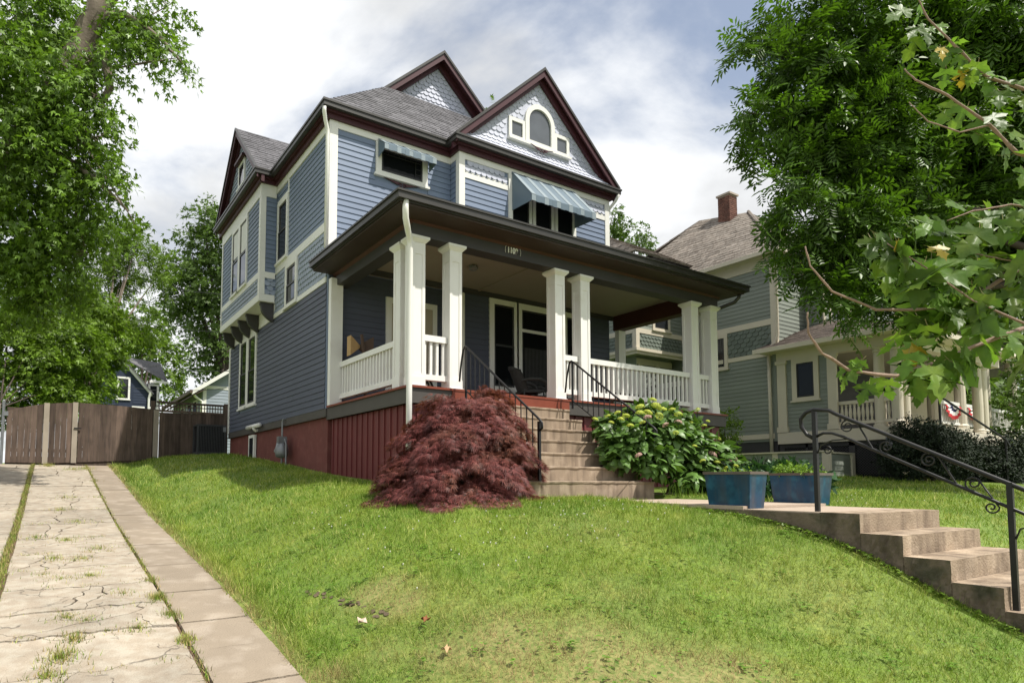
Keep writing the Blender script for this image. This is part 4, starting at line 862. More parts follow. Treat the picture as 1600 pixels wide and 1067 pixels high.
# ------------------------------------------------------------------ porch stair and its rails
ps = thing('porch_stair', 'tan concrete stair of seven risers leading up to the porch', 'stair', (6.65, 7.4, -.22))
SX0, SX1 = 5.40, 7.87
for k in range(7):
    z1 = 1.27-.2117*k; y0 = 8.30-.305*k; y1 = y0+.305 if k else PY+.01
    m = MB(); nx = 30; 
    v = []; f = []
    prof = [(y0+.012, -.5), (y0+.012, z1-.045), (y0, z1-.03), (y0-.004, z1-.01), (y0+.008, z1), (y1-.004, z1)]
    for i in range(nx+1):
        for j, (yy_, z_) in enumerate(prof): v.append((SX0+(SX1-SX0)*i/nx, yy_+rng.normal(0, .0015), z_+(rng.normal(0, .0012) if j > 0 else 0)))
    np_ = len(prof)
    for i in range(nx):
        for j in range(np_-1): q = i*np_+j; f.append((q, q+np_, q+np_+1, q+1))
    f.append(tuple(range(np_))); f.append(tuple(reversed(range(nx*np_, nx*np_+np_))))
    make('step', m.add(v, f), m_conc, ps)
def porch_rail(x, label):
    t = thing('porch_handrail', label, 'handrail', (x, 7.3, 0)); s = (2.10-.80)/(8.16-6.42)
    def rz_(y): return .80+(y-6.42)*s
    def gz_(y): return .02+(y-6.42)*.7
    make('post', MB().box(x-.018, x+.018, 6.40, 6.436, 0, rz_(6.41)), m_iron, t); make('post', MB().box(x-.014, x+.014, 8.14, 8.168, 1.27, rz_(8.15)+.02), m_iron, t)
    make('handrail_bar', MB().tube([(x, 6.40, .67), (x, 6.355, .70), (x, 6.36, .77), (x, 6.42, .825), (x, 7.2, rz_(7.2)+.02), (x, 8.12, rz_(8.12)+.02), (x, 8.18, rz_(8.18)+.01), (x, 8.235, rz_(8.2)-.06), (x, 8.30, rz_(8.2)-.30), (x, 8.34, rz_(8.2)-.55)], .016, 8), m_iron, t, smooth=True)
    make('lower_bar', MB().tube([(x, 6.43, gz_(6.43)+.20), (x, 8.15, gz_(8.15)+.18)], .011, 6), m_iron, t)
    k = 13
    for i in range(k):
        y = 6.43+(8.15-6.43)*(i+1)/(k+1); make('baluster', MB().box(x-.006, x+.006, y-.006, y+.006, gz_(y)+.19, rz_(y)+.015), m_iron, t)
porch_rail(5.53, 'black iron handrail on the porch stair rising behind the purple maple'); porch_rail(7.80, 'black iron handrail on the porch stair rising beside the hydrangea')
# ------------------------------------------------------------------ things on the porch
def chair(x, y, rz, label, s=1.):
    t = thing('wicker_chair', label, 'chair', (x, y, ZF)); t.rotation_euler = (0,0,rz); b = BASE[t.name]
    def mk(nm, mb, mat, sm=True): mb.v = [tuple(np.array(p)*s+b) for p in mb.v]; return make(nm, mb, mat, t, smooth=sm)
    mk('seat', MB().prism([(-.28,-.28,.36),(.28,-.28,.38),(.28,.26,.34),(-.28,.26,.34)], (0,0,.07)), m_rot, False)
    m = MB(); nu, nv = 8, 6; v = []; f = []
    for d in (0, .04):
        for i in range(nu+1):
            for j in range(nv+1):
                a = (i/nu-.5); z = .38+j/nv*.62; yy = .24+(j/nv)*.26-.25*(a*2)**2*.5; v.append((a*.60*(1-.12*(j/nv)**3), yy+d, z-(.10*(a*2)**2 if j == nv else 0)))
    q = (nu+1)*(nv+1)
    for i in range(nu):
        for j in range(nv): k = i*(nv+1)+j; f += [(k, k+nv+1, k+nv+2, k+1), (k+q+1, k+q+nv+2, k+q+nv+1, k+q)]
    for i in range(nu): k = i*(nv+1)+nv; f.append((k, k+nv+1, k+nv+1+q, k+q))
    mk('backrest', m.add(v, f), m_rot)
    for sx_ in (-1, 1):
        mk('armrest', MB().tube([(sx_*.30,.30,.62), (sx_*.34,.10,.66), (sx_*.35,-.15,.66), (sx_*.34,-.30,.58), (sx_*.32,-.33,.40), (sx_*.30,-.30,.10)], [.03,.04,.05,.045,.03,.025], 8), m_rot)
        mk('rocker', MB().tube([(sx_*.29, -.45+.9*k/10, .03+.12*(2*k/10-1)**2) for k in range(11)], .018, 6), m_rot)
        for y_ in (-.26, .24): mk('leg', MB().tube([(sx_*.29, y_, .05), (sx_*.28, y_, .37)], .022, 6), m_rot)
    return t
chair(8.15, 9.75, 1.25, 'grey wicker rocking chair turned sideways in front of the tall porch window', .82); chair(8.95, 10.35, .5, 'grey wicker chair standing right of the rocking chair by the porch window', .78)
t = thing('tan_lantern', 'tan and brown hourglass-shaped wooden ornament on a slanted post behind the side railing', 'ornament', (5.0, 10.95, ZF))
def frustum(c, r0, r1, z0, z1): 
    v = [(c[0]+a*r0, c[1]+b*r0, z0) for a, b in ((-1,-1),(1,-1),(1,1),(-1,1))]+[(c[0]+a*r1, c[1]+b*r1, z1) for a, b in ((-1,-1),(1,-1),(1,1),(-1,1))]
    return MB().add(v, [(3,2,1,0),(4,5,6,7),(0,1,5,4),(1,2,6,5),(2,3,7,6),(3,0,4,7)])
make('cushion', MB().add([(4.80,10.98,2.38),(4.80,10.98,2.76),(4.80,11.16,2.76),(4.80,11.16,2.38),(5.02,11.05,2.55),(5.02,11.05,2.60),(5.02,11.10,2.60),(5.02,11.10,2.55)], [(0,3,2,1),(4,5,6,7),(0,1,5,4),(1,2,6,5),(2,3,7,6),(3,0,4,7)]), m_tan, t)
make('dark_half', MB().add([(5.02,11.05,2.52),(5.02,11.05,2.62),(5.02,11.10,2.62),(5.02,11.10,2.52),(5.28,10.98,2.40),(5.28,10.98,2.78),(5.28,11.16,2.78),(5.28,11.16,2.40)], [(0,3,2,1),(4,5,6,7),(0,1,5,4),(1,2,6,5),(2,3,7,6),(3,0,4,7)]), m_dkwood, t)
make('post', MB().tube([(5.03,11.0,2.80), (5.08,10.95,2.3), (5.10,10.93,ZF)], .035, 6), m_dkwood, t)
t = thing('porch_sofa', 'white-backed porch sofa with black-and-white cushions behind the right railing', 'sofa', (10.6, 9.2, ZF))
bx('backrest', m_clothw, t, 9.7, 10.75, 9.02, 9.12, ZF+.36, ZF+.92); bx('seat', m_dkwood, t, 9.7, 11.3, 9.13, 9.75, ZF+.30, ZF+.42)
for x in (9.72, 11.24):
    for y in (9.03, 9.68): bx('leg', m_dkwood, t, x, x+.06, y, y+.06, ZF, ZF+.30)
for i, x in enumerate((10.86, 11.05)): make('cushion', MB().prism([(x-.16,9.06+i*.1,ZF+.43),(x+.20,9.06+i*.1,ZF+.43),(x+.22,9.02+i*.1,ZF+.86),(x-.14,9.02+i*.1,ZF+.86)], (0,.10,0)), m_clothk, t)
t = thing('porch_bench', 'dark metal bench end standing by the side railing on the porch', 'bench', (5.2, 9.0, ZF)); make('leg', MB().tube([(5.0,9.0,ZF), (5.15,9.0,ZF+.2), (5.35,9.0,ZF+.25), (5.5,9.0,ZF)], .02, 6), m_iron, t); make('scrollwork', MB().tube([(5.25+.1*math.cos(a), 9.0, ZF+.13+.1*math.sin(a)*(1-a/14)) for a in np.linspace(0, 11, 24)], .012, 5), m_iron, t); bx('seat', m_iron, t, 4.98, 5.55, 8.9, 9.5, ZF+.27, ZF+.30)
# gas meter
t = thing('gas_meter', 'grey gas meter with riser pipe on the red foundation wall', 'gas meter', (XW-.12, 13.95, .4))
make('meter_body', MB().lathe((XW-.17, 13.95, .50), [(.05,0), (.13,.02), (.15,.10), (.15,.22), (.12,.32), (.06,.35)], 12), m_metal, t, smooth=True); bx('dial_box', m_metal, t, XW-.27, XW-.08, 13.86, 14.02, .84, .98)
make('riser_pipe', MB().tube([(XW-.07,14.25,.35), (XW-.07,14.25,1.34), (XW-.06,14.22,1.40), (XW+.02,14.22,1.40)], .022, 7), m_metal, t); make('regulator', MB().lathe((XW-.14, 14.36, .62), [(.03,0), (.08,.03), (.08,.08), (.03,.12), (.03,.24)], 9), m_metal, t); make('pipe', MB().tube([(XW-.14,14.36,.66), (XW-.14,14.1,.92), (XW-.15,13.95,.92)], .02, 6).tube([(XW-.14,13.85,.92), (XW-.14,13.74,.8), (XW-.14,13.74,.2)], .02, 6), m_metal, t)
# ------------------------------------------------------------------ planters
def planter(x0, x1, y0, y1, z0, z1, label):
    t = thing('planter', label, 'planter', ((x0+x1)/2, (y0+y1)/2, z0)); tp = .03; m = MB()
    def rg(x, z): return [(x0+x, y0+x, z), (x1-x, y0+x, z), (x1-x, y1-x, z), (x0+x, y1-x, z)]
    v = rg(tp, z0)+rg(.0, z1-.03)+rg(.02, z1-.03)+rg(.05, z0+.1); f = [(3,2,1,0)]
    for k in (0, 1, 2):
        for i in range(4): f.append((k*4+i, k*4+(i+1) % 4, k*4+4+(i+1) % 4, k*4+4+i))
    make('pot', m.add(v, f), m_glaze, t)
    m = MB(); v = rg(-.012, z1-.03)+rg(-.012, z1)+rg(.03, z1)+rg(.03, z1-.03); f = []
    for k in range(4):
        for i in range(4): f.append((k*4+i, k*4+(i+1) % 4, ((k+1) % 4)*4+(i+1) % 4, ((k+1) % 4)*4+i))
    make('rim', m.add(v, f), m_rim, t); make('soil', MB().quad((x0+.03,y0+.03,z1-.035), (x1-.03,y0+.03,z1-.035), (x1-.03,y1-.03,z1-.035), (x0+.03,y1-.03,z1-.035)), m_soil, t)
planter(6.36, 6.68, 3.98, 4.53, LZ+.002, .11, 'blue glazed rectangular planter nearer the maple, left of the iron post'); planter(7.86, 8.25, 4.08, 4.65, LZ+.002, .11, 'blue glazed rectangular planter behind the iron post')
# ------------------------------------------------------------------ fence and gate
def boards(parent, y, x0, x1, z0f, z1f, w_, mat, nm='board'):
    x = x0; 
    while x < x1-.02:
        xe = min(x+w_*rng.uniform(.9, 1.1), x1); zb, zt = z0f(x), z1f((x+xe)/2); zt2 = z1f(xe)
        make(nm, MB().prism([(x+.0015,y+rng.normal(0,.003),zb), (xe-.0015,y,zb), (xe-.0015,y,zt2), (x+.0015,y,z1f(x))], (0,.022,0)), mat, parent); x = xe
gt = thing('drive_gate', 'weathered brown double wooden gate with arched top across the driveway', 'gate', (.8, 20.45, .5))
gz0 = lambda x: .45+.055*max(0,x); arch = lambda x: 2.145-.085*((x-.66)/.85)**2*(1 if x < .66 else .45)
boards(gt, 20.43, -.98, .655, gz0, lambda x: arch(x)-.0, .135, m_wood); boards(gt, 20.43, .685, 2.60, gz0, lambda x: 2.16-.05*((x-.66)/1.9)**2*1.3, .135, m_wood)
for x in (-.08, .60): bx('batten', m_wood2, gt, x-.065, x+.065, 20.395, 20.425, gz0(x)-.02, arch(x)+.02)
for z in (.75, 1.85): bx('rail', m_wood, gt, -.98, .65, 20.455, 20.50, z, z+.09); bx('rail', m_wood, gt, .69, 2.6, 20.455, 20.50, z+.06, z+.15)
bx('ledger', m_wood, gt, -.98, 2.6, 20.456, 20.50, .30, .62)
bx('latch', m_iron, gt, .58, .76, 20.37, 20.394, 1.42, 1.45)
t = thing('metal_post', 'galvanised gate post at the left edge of the driveway gate', 'post', (-1.06, 20.45, .4)); make('shaft', MB().lathe((-1.06, 20.45, .35), [(.035,0), (.035,1.75), (.02,1.78)], 10), m_metal, t); bx('hinge', m_metal, t, -1.06, -.95, 20.41, 20.43, 1.7, 1.82)
t = thing('fence', 'plain board fence section left of the galvanised gate post', 'fence', (-2.6, 20.5, .4)); boards(t, 20.47, -4.2, -1.14, lambda x: .38, lambda x: 1.98, .14, m_wood); bx('post', m_wood2, t, -1.23, -1.13, 20.42, 20.465, .38, 2.02)
fn = thing('fence', 'dark wooden fence with open lattice top between the gate and the house', 'fence', (3.7, 20.5, .7))
bx('post', m_wood2, fn, 2.62, 2.76, 20.40, 20.50, .68, 2.08); bx('post', m_wood, fn, 2.55, 2.67, 20.52, 20.62, .6, 2.36); bx('post', m_wood, fn, 4.66, 4.78, 20.46, 20.56, .7, 2.40)
boards(fn, 20.47, 2.78, 4.65, lambda x: .55, lambda x: 2.02+.012*(x-2.7), .145, m_wood)
bx('rail', m_wood, fn, 2.70, 4.65, 20.45, 20.52, 2.04, 2.10); bx('rail', m_wood, fn, 2.70, 4.65, 20.45, 20.52, 2.30, 2.36); bx('rail', m_wood, fn, 2.70, 4.65, 20.46, 20.51, 2.20, 2.225)
for i in range(24): x = 2.76+i*.081; bx('spindle', m_wood, fn, x, x+.022, 20.475, 20.495, 2.10, 2.30)
# air conditioner
t = thing('air_conditioner', 'dark grey air-conditioning unit beside the rear corner of the house', 'air conditioner', (4.2, 19.95, .7))
x0, x1, y0, y1, z0, z1 = 3.72, 4.56, 19.70, 20.35, .80, 1.66
bx('core', m_black, t, x0+.04, x1-.04, y0+.04, y1-.04, z0, z1-.02); bx('top_cover', m_ac, t, x0, x1, y0, y1, z1-.05, z1); bx('base_pan', m_ac, t, x0, x1, y0, y1, z0-.04, z0+.04)
for (x, y) in ((x0,y0), (x1-.04,y0), (x0,y1-.04), (x1-.04,y1-.04)): bx('corner_post', m_ac, t, x, x+.04, y, y+.04, z0+.041, z1-.051)
for i in range(17): x = x0+.05+i*(x1-x0-.1)/16; bx('fin', m_ac, t, x-.011, x+.011, y0+.005, y0+.03, z0+.041, z1-.051)
bx('cable_box', m_metal, t, x1-.10, x1-.01, y0-.02, y0-.001, 1.45, 1.6)
t2 = bx('concrete_pad', m_conc, None, 3.6, 4.58, 19.68, 20.4, .6, .758, kind=None); t2['label'] = 'concrete pad under the air-conditioning unit'; t2['category'] = 'concrete pad'
# ------------------------------------------------------------------ green neighbour house
NX, NY = 18.30, 10.50
G = thing('neighbor_house', 'sage green house with cream trim, brown hipped roof, brick chimney and a columned side porch', 'house', (20.5, 11, .2))
b_sg = board_mesh(m_sage)
gl = bx('wall', m_sage, G, NX, NX+.2, NY+.02, 13.8, 1.2, 6.8, label='left side wall of sage clapboards'); gf = bx('wall', m_sage, G, NX+.201, 26, NY, NY+.2, 1.2, 6.8)
gfx = bx('wall', m_sage, G, NX+.2, 27, 13.8, 22, 0, 6.8)
siding(gl, b_sg, 'x-', NX, NY+.12, 13.75, 1.43, 3.77, [(12.0, 12.75, 3.52, 3.8)], .125); siding(gl, b_sg, 'x-', NX, NY+.12, 13.75, 4.90, 6.50, [], .125)
shingles(gl, 'x-', NX, NY+.12, 12.06, 3.90, 4.72, .20, .137, m_sage2); shingles(gl, 'x-', NX, 13.0, 13.75, 3.90, 4.72, .20, .137, m_sage2)
for z0, z1 in ((3.77, 3.90), (4.72, 4.90), (1.28, 1.43)): bx('belt_board', m_cream, G, NX-.03, NX, NY+.12, 13.76, z0, z1)
bx('frieze_board', m_cream, G, NX-.03, NX, NY+.12, 13.76, 6.50, 6.80); bx('frieze_board', m_cream, G, NX+.12, 26, NY-.03, NY, 6.50, 6.80)
make('corner_board', MB().box(NX-.034, NX-.001, NY-.034, NY+.12, 4.0, 6.8), m_cream, G); make('corner_board', MB().box(NX, NX+.12, NY-.034, NY-.001, 4.0, 6.8), m_cream, G)
bx('base_wall', m_ngrey, G, NX+.03, NX+.3, NY+.05, 13.8, -.3, 1.28)
wn = window(G, 'x-', NX, 12.06, 13.0, 3.60, 4.72, .12, mat=m_cream)
mb = MB()
for i in range(9): y = 12.2+i*.075; mb.box(NX-.024, NX-.021, y, y+.04, 3.72, 4.58)
make('curtain', mb, m_curtain, wn).data.materials[0] = M('grey_curtain', (.10,.10,.10), .9, .2, 6)
siding(gf, b_sg, 'y-', NY, NX+.12, 19.95, 4.1, 6.5, [], .125); siding(gf, b_sg, 'y-', NY, 22.4, 26, 4.1, 6.5, [], .125)
# projecting upper front with windows
gp = bx('wall', m_sage, G, 19.96, 22.4, NY-.55, NY-.001, 4.0, 6.8); siding(gp, b_sg, 'y-', NY-.55, 20.02, 22.3, 4.1, 6.5, [(20.3, 22.1, 4.4, 6.2)], .125); siding(gp, b_sg, 'x-', 19.96, NY-.5, NY, 4.1, 6.5, [], .125)
for x in (20.3, 20.9, 21.5): window(G, 'y-', NY-.55, x, x+.6, 4.45, 6.2, .10, mat=m_cream)
for x in (19.93, 22.28): bx('corner_board', m_cream, G, x, x+.12, NY-.585, NY-.551, 4.0, 6.8)
# eaves, gutter and hip roof
for nm, mat, a, b, z0, z1 in (('soffit', m_cream, 0, .30, 6.80, 6.84), ('gutter', m_cream, .27, .38, 6.80, 6.92)):
    make(nm, MB().box(NX-b, NX-a-.001, NY-b, 14.2, z0, z1), mat, G); make(nm, MB().box(NX-a, 26, NY-b, NY-a-.001, z0, z1), mat, G)
px_, py_, pz_ = 22.3, 13.7, 10.25; ex, ey, ez = NX-.36, NY-.36, 6.90
roof_sheet('roof', m_nroof, G, (ex,17.6,ez), (ex,ey,ez), (px_,py_,pz_), (px_-.9,15.2,pz_), 22, .34); roof_sheet('roof', m_nroof, G, (ex,ey,ez), (27,ey,ez), (px_+.3,py_,pz_), (px_,py_,pz_), 22, .34)
roof_sheet('roof', m_nroof, G, (27,ey,ez), (27,17.6,ez), (px_+.3,15.2,pz_), (px_+.3,py_,pz_), 10, .5); roof_sheet('roof', m_nroof, G, (27,19.6,ez), (ex,19.6,ez), (px_-.9,15.2,pz_), (px_+.3,15.2,pz_), 10, .5)
make('hip_cap', MB().tube([(ex,ey,ez+.03), (px_,py_,pz_+.03)], .06, 6), m_nroof, G)
# wing reaching back-left with its own roof; flared upper storey
WX0, WX1, WY = 16.02, NX-.001, 13.80
wg = bx('wall', m_sage, G, WX0, WX1, WY, 18.5, 4.18, 7.3, label='cantilevered upper storey of the wing'); bx('wall', m_sage, G, WX0+.5, WX1, WY+.45, 18.4, .2, 4.17)
siding(wg, b_sg, 'y-', WY, WX0+.14, WX1-.02, 4.98, 7.2, [(16.78, 17.70, 5.02, 6.6)], .125); siding(wg, b_sg, 'x-', WX0, WY+.14, 18.4, 4.98, 7.2, [], .125)
shingles(wg, 'y-', WY, WX0+.14, WX1-.02, 4.32, 4.82, .17, .125, m_sage2); shingles(wg, 'x-', WX0, WY+.14, 18.4, 4.32, 4.82, .17, .125, m_sage2)
for z0, z1, o in ((4.82, 4.98, .03), (4.22, 4.32, .10), (4.12, 4.219, .05)): make('belt_board', MB().box(WX0-o, WX0-.001, WY-o, 18.4, z0, z1), m_cream, G); make('belt_board', MB().box(WX0, WX1, WY-o, WY-.001, z0, z1), m_cream, G)
make('corner_board', MB().box(WX0-.034, WX0-.001, WY-.034, WY+.13, 4.325, 7.2), m_cream, G); make('corner_board', MB().box(WX0, WX0+.13, WY-.034, WY-.001, 4.325, 7.2), m_cream, G)
window(G, 'y-', WY, 16.80, 17.68, 5.02, 6.6, .11, mat=m_cream, mid=False)
siding(G, b_sg, 'y-', WY+.45, WX0+.5, WX1-.02, 1.4, 3.9, [], .125)
for x in (16.6, 17.5): bx('post_trim', m_cream, G, x, x+.16, WY+.40, WY+.45, 1.4, 4.0)
bx('belt_board', m_cream, G, WX0+.5, WX1, WY+.41, WY+.44, 3.9, 4.1); bx('pane', m_glass, G, 16.8, 17.45, WY+.42, WY+.44, 2.6, 3.8); bx('pane', m_glass, G, 17.7, 18.2, WY+.42, WY+.44, 2.6, 3.8)
roof_sheet('roof', m_nroof, G, (WX0-.4,WY-.4,7.35), (NX+2,WY-.4,7.35), (NX+4,17,9.45), (WX0+.8,17,9.55), 14, .34); roof_sheet('roof', m_nroof, G, (WX0-.4,21,7.35), (WX0-.4,WY-.4,7.35), (WX0+.8,17,9.55), (WX0+.8,17.2,9.55), 10, .4)
# chimney of brick courses
cx0, cx1, cy0, cy1, cz0, cz1 = 21.45, 21.93, 13.92, 14.40, 9.4, 10.86
ch = bx('chimney', m_mortar, G, cx0+.012, cx1-.012, cy0+.012, cy1-.012, cz0, cz1)
m = MB(); z = cz0; r = 0
while z < cz1-.07:
    for face in range(2):
        a0, a1 = (cx0, cx1) if face == 0 else (cy0, cy1); u = a0-(.1 if r % 2 else 0)
        while u < a1:
            a, b = max(u, a0), min(u+.19, a1); u += .20
            if b-a < .03: continue
            d = rng.uniform(0, .006)
            if face == 0: m.box(a, b, cy0-d, cy0+.02, z, z+.062)
            else: m.box(cx0-d, cx0+.02, a, b, z, z+.062)
    z += .075; r += 1
make('brick', m, m_brick, ch, kind='stuff'); bx('cap', m_mortar, ch, cx0-.05, cx1+.05, cy0-.05, cy1+.05, cz1, cz1+.07)
# porch
QY = 7.40
siding(bx('wall', m_sage, G, NX+.02, NX+.14, 8.95, NY-.001, 1.3, 3.6), b_sg, 'x-', NX+.02, 8.95, NY, 1.43, 3.55, [(9.28, 10.08, 2.3, 3.56)], .105)
window(G, 'x-', NX+.02, 9.30, 10.06, 2.34, 3.55, .14, mat=m_cream, mid=False)
def pil(y0, y1): make('pilaster', MB().box(NX-.05, NX+.019, y0, y1, 1.60, 3.45).box(NX-.075, NX+.0195, y0-.03, y1+.03, 1.44, 1.60).box(NX-.08, NX+.0195, y0-.035, y1+.035, 3.45, 3.55), m_cream, G)
pil(10.22, 10.48); pil(8.82, 9.06)
bx('porch_beam', m_cream, G, NX-.02, NX+.25, QY-.1, NY-.0, 3.551, 3.80); bx('porch_beam', m_cream, G, NX+.251, 25, QY-.1, QY+.15, 3.551, 3.80)
bx('porch_soffit', m_cream, G, NX-.42, 25, QY-.5, NY+.3, 3.801, 3.84); make('porch_gutter', MB().box(NX-.50, NX-.40, QY-.58, NY+.45, 3.80, 3.93), m_cream, G); make('porch_gutter', MB().box(NX-.399, 25, QY-.58, QY-.48, 3.80, 3.93), m_cream, G)
roof_sheet('porch_roof', m_nroof2, G, (NX-.45,NY+.4,3.93), (NX-.45,QY-.55,3.93), (NX+1.9,NY-.56,4.95), (NX+1.0,NY,4.55), 14); roof_sheet('porch_roof', m_nroof2, G, (NX-.45,QY-.55,3.93), (25,QY-.55,3.93), (25,NY-.56,4.95), (NX+1.9,NY-.56,4.95), 14)
bx('porch_floor', m_cream, G, NX-.06, 25, QY-.15, NY, 1.10, 1.43); bx('porch_ceiling', m_ceil, G, NX+.26, 25, QY+.16, NY, 3.77, 3.799)
bx('porch_wall', m_ngrey, G, NX+.3, 26, NY-.06, NY-.01, 1.43, 3.75)  # dark grey puts the shade of the deep porch into the wall colour
def rcol(x, y):
    make('porch_column', MB().lathe((x, y, 1.43), [(.17,0), (.17,.06), (.14,.08), (.15,.12), (.125,.16), (.13,.9), (.115,1.9), (.11,1.96), (.135,1.98), (.135,2.02), (.12,2.04), (.16,2.08), (.16,2.12)], 18), m_cream, G, smooth=False)
for y in (7.83, 7.44): rcol(NX+.10, y)
rcol(NX+.5, 7.44); rcol(23.6, 7.44); rcol(24.0, 7.44)
prof = [(.02,0), (.035,.03), (.02,.06), (.03,.10), (.042,.20), (.03,.32), (.02,.37), (.032,.40), (.02,.44)]
rail = bx('porch_railing', m_cream, G, NX+.03, NX+.13, 7.95, 8.83, 2.10, 2.19); bx('bottom_rail', m_cream, rail, NX+.03, NX+.13, 7.95, 8.83, 1.55, 1.63)
tb = bpy.data.meshes.new('baluster'); q = MB().lathe((0,0,0), prof, 8); tb.from_pydata(q.v, [], q.f); tb.materials.append(m_cream)
for i in range(8): inst('baluster', tb, rail, (NX+.08, 8.03+i*.105, 1.63), (0,0,0), (1,1,1.07))
for y in (7.53, 7.63, 7.73): inst('baluster', tb, rail, (NX+.08, y, 1.63), (0,0,0), (1,1,1.07))
bx('bottom_rail', m_cream, rail, NX+.03, NX+.13, 7.5, 7.75, 1.55, 1.63); bx('top_rail', m_cream, rail, NX+.03, NX+.13, 7.5, 7.75, 2.10, 2.19)
# lattice base
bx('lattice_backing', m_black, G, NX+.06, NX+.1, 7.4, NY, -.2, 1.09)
lt = MB()
for y0, y1, z0, z1 in ((9.75, 10.35, .62, .98), (8.60, 9.68, .62, .98), (7.70, 8.45, .20, .98)):
    k = y0-(z1-z0)
    while k < y1:
        for s in (1, -1):
            a0, a1 = max(k, y0), min(k+(z1-z0), y1)
            if a1 > a0:
                za, zb = (z0+(a0-k), z0+(a1-k)) if s == 1 else (z1-(a0-k), z1-(a1-k)); lt.prism([(NX+.05-.006*s, a0, za-.008), (NX+.05-.006*s, a1, zb-.008), (NX+.05-.006*s, a1, zb+.008), (NX+.05-.006*s, a0, za+.008)], (.005, 0, 0))
        k += .07
make('lattice', lt, m_ngrey, G, kind='stuff')
for y0, y1, z0, z1 in ((10.35, 10.5, -.2, 1.09), (9.68, 9.75, -.2, 1.09), (8.45, 8.60, -.2, 1.09), (7.58, 7.70, -.2, 1.09), (7.7, 10.35, .98, 1.09), (8.6, 10.35, -.2, .62)): bx('lattice_frame', m_ngrey, G, NX+.02, NX+.048, y0, y1, z0, z1)
downspout([(NX-.20,NY-.25,6.82), (NX-.16,NY-.2,6.66), (NX-.05,NY-.08,6.45), (NX-.04,NY-.08,4.35), (NX-.06,NY-.02,4.12), (NX-.12,NY+.12,4.02)], m_cream, .05, parent=G)
downspout([(NX-.06,NY+.20,3.85), (NX-.05,NY+.20,.5)], m_cream, .05, parent=G)
# low sided deck wall in front of it
t = thing('deck_wall', 'low sage-sided wall with cream cap running along the green house', 'low wall', (16.9, 9, .2))
siding(bx('wall', m_sage, t, 16.92, 17.0, 8.45, 11.5, -.1, .76), b_sg, 'x-', 16.92, 8.45, 11.5, .2, .76, [], .14)
bx('cap', m_cream, t, 16.86, 17.06, 8.38, 11.5, .77, .81); bx('post', m_cream, t, 16.88, 17.0, 8.40, 8.58, .1, .769); bx('post', m_cream, t, 16.89, 16.999, 9.75, 9.9, .1, .769)
siding(bx('wall', m_sage, t, 17.001, 18.2, 8.46, 8.54, -.1, .72), b_sg, 'y-', 8.46, 17.0, 18.1, .15, .72, [], .14); bx('cap', m_cream, t, 17.07, 18.2, 8.40, 8.58, .73, .77); bx('post', m_cream, t, 18.05, 18.2, 8.40, 8.459, .1, .729)
t = thing('electric_meter', 'grey electric meters mounted at the corner of the green house porch', 'electric meter', (18.2, 7.45, .3))
bx('meter_box', m_metal, t, 18.1, 18.24, 7.30, 7.62, .75, 1.15); make('dial', MB().lathe((18.08, 7.46, .88), [(.11,0), (.12,.06), (.08,.12)], 12), m_metal, t); bx('lower_box', m_metal, t, 18.1, 18.22, 7.32, 7.50, .28, .66); bx('lower_box', m_metal, t, 18.1, 18.22, 7.64, 7.74, .45, .6)
# ------------------------------------------------------------------ pale yellow house beyond, with bunting
K = thing('neighbor_house', 'pale yellow clapboard house with a white balustraded porch hung with bunting', 'house', (32, 9, .4))
kw = bx('wall', m_yellow, K, 30.2, 42, 11.0, 18, .3, 8.0); b_y = board_mesh(m_yellow); kx = bx('wall', m_yellow, K, 30.0, 30.19, 11.0, 18, .3, 8.0)
siding(kw, b_y, 'y-', 11.0, 30.2, 40, 1.9, 4.4, [(31.0, 32.2, 2.0, 4.0)], .2); siding(kw, b_y, 'y-', 11.0, 30.2, 40, 5.2, 8, [], .2); siding(kx, b_y, 'x-', 30.0, 11, 17, 2, 8, [], .2)
window(K, 'y-', 11.0, 31.0, 32.2, 2.1, 4.2, .14, mat=m_trim)
bx('porch_floor', m_cream, K, 28.3, 42, 7.2, 10.99, 1.5, 1.8); bx('porch_roof', m_roof, K, 28.0, 42.4, 6.8, 10.99, 4.95, 5.15); bx('porch_beam', m_cream, K, 28.3, 42, 7.2, 7.45, 4.5, 4.94)
for x in (28.6, 30.7, 32.9, 35.6, 38.2, 40.9): make('porch_column', MB().lathe((x, 7.4, 1.8), [(.22,0), (.22,.1), (.17,.15), (.15,2.4), (.2,2.5), (.2,2.7)], 12), m_cream, K)
for x0, x1 in ((28.8, 30.5), (30.9, 32.7), (33.1, 35.4), (35.8, 38.0), (38.4, 40.7)):
    rr = bx('porch_railing', m_trim, K, x0, x1, 7.35, 7.45, 2.55, 2.66); bx('bottom_rail', m_trim, rr, x0, x1, 7.36, 7.44, 1.9, 1.98); me_ = baluster_mesh(.57, m_trim)
    for i in range(int((x1-x0)/.14)): inst('baluster', me_, rr, (x0+.07+i*.14, 7.4, 1.98))
roof_sheet('roof', m_roof, K, (29.6,10.6,8.1), (42.5,10.6,8.1), (39,14.5,11.5), (33,14.5,11.5), 14, .6); roof_sheet('roof', m_roof, K, (29.6,18.4,8.1), (29.6,10.6,8.1), (33,14.5,11.5), (33,14.6,11.5), 14, .6)
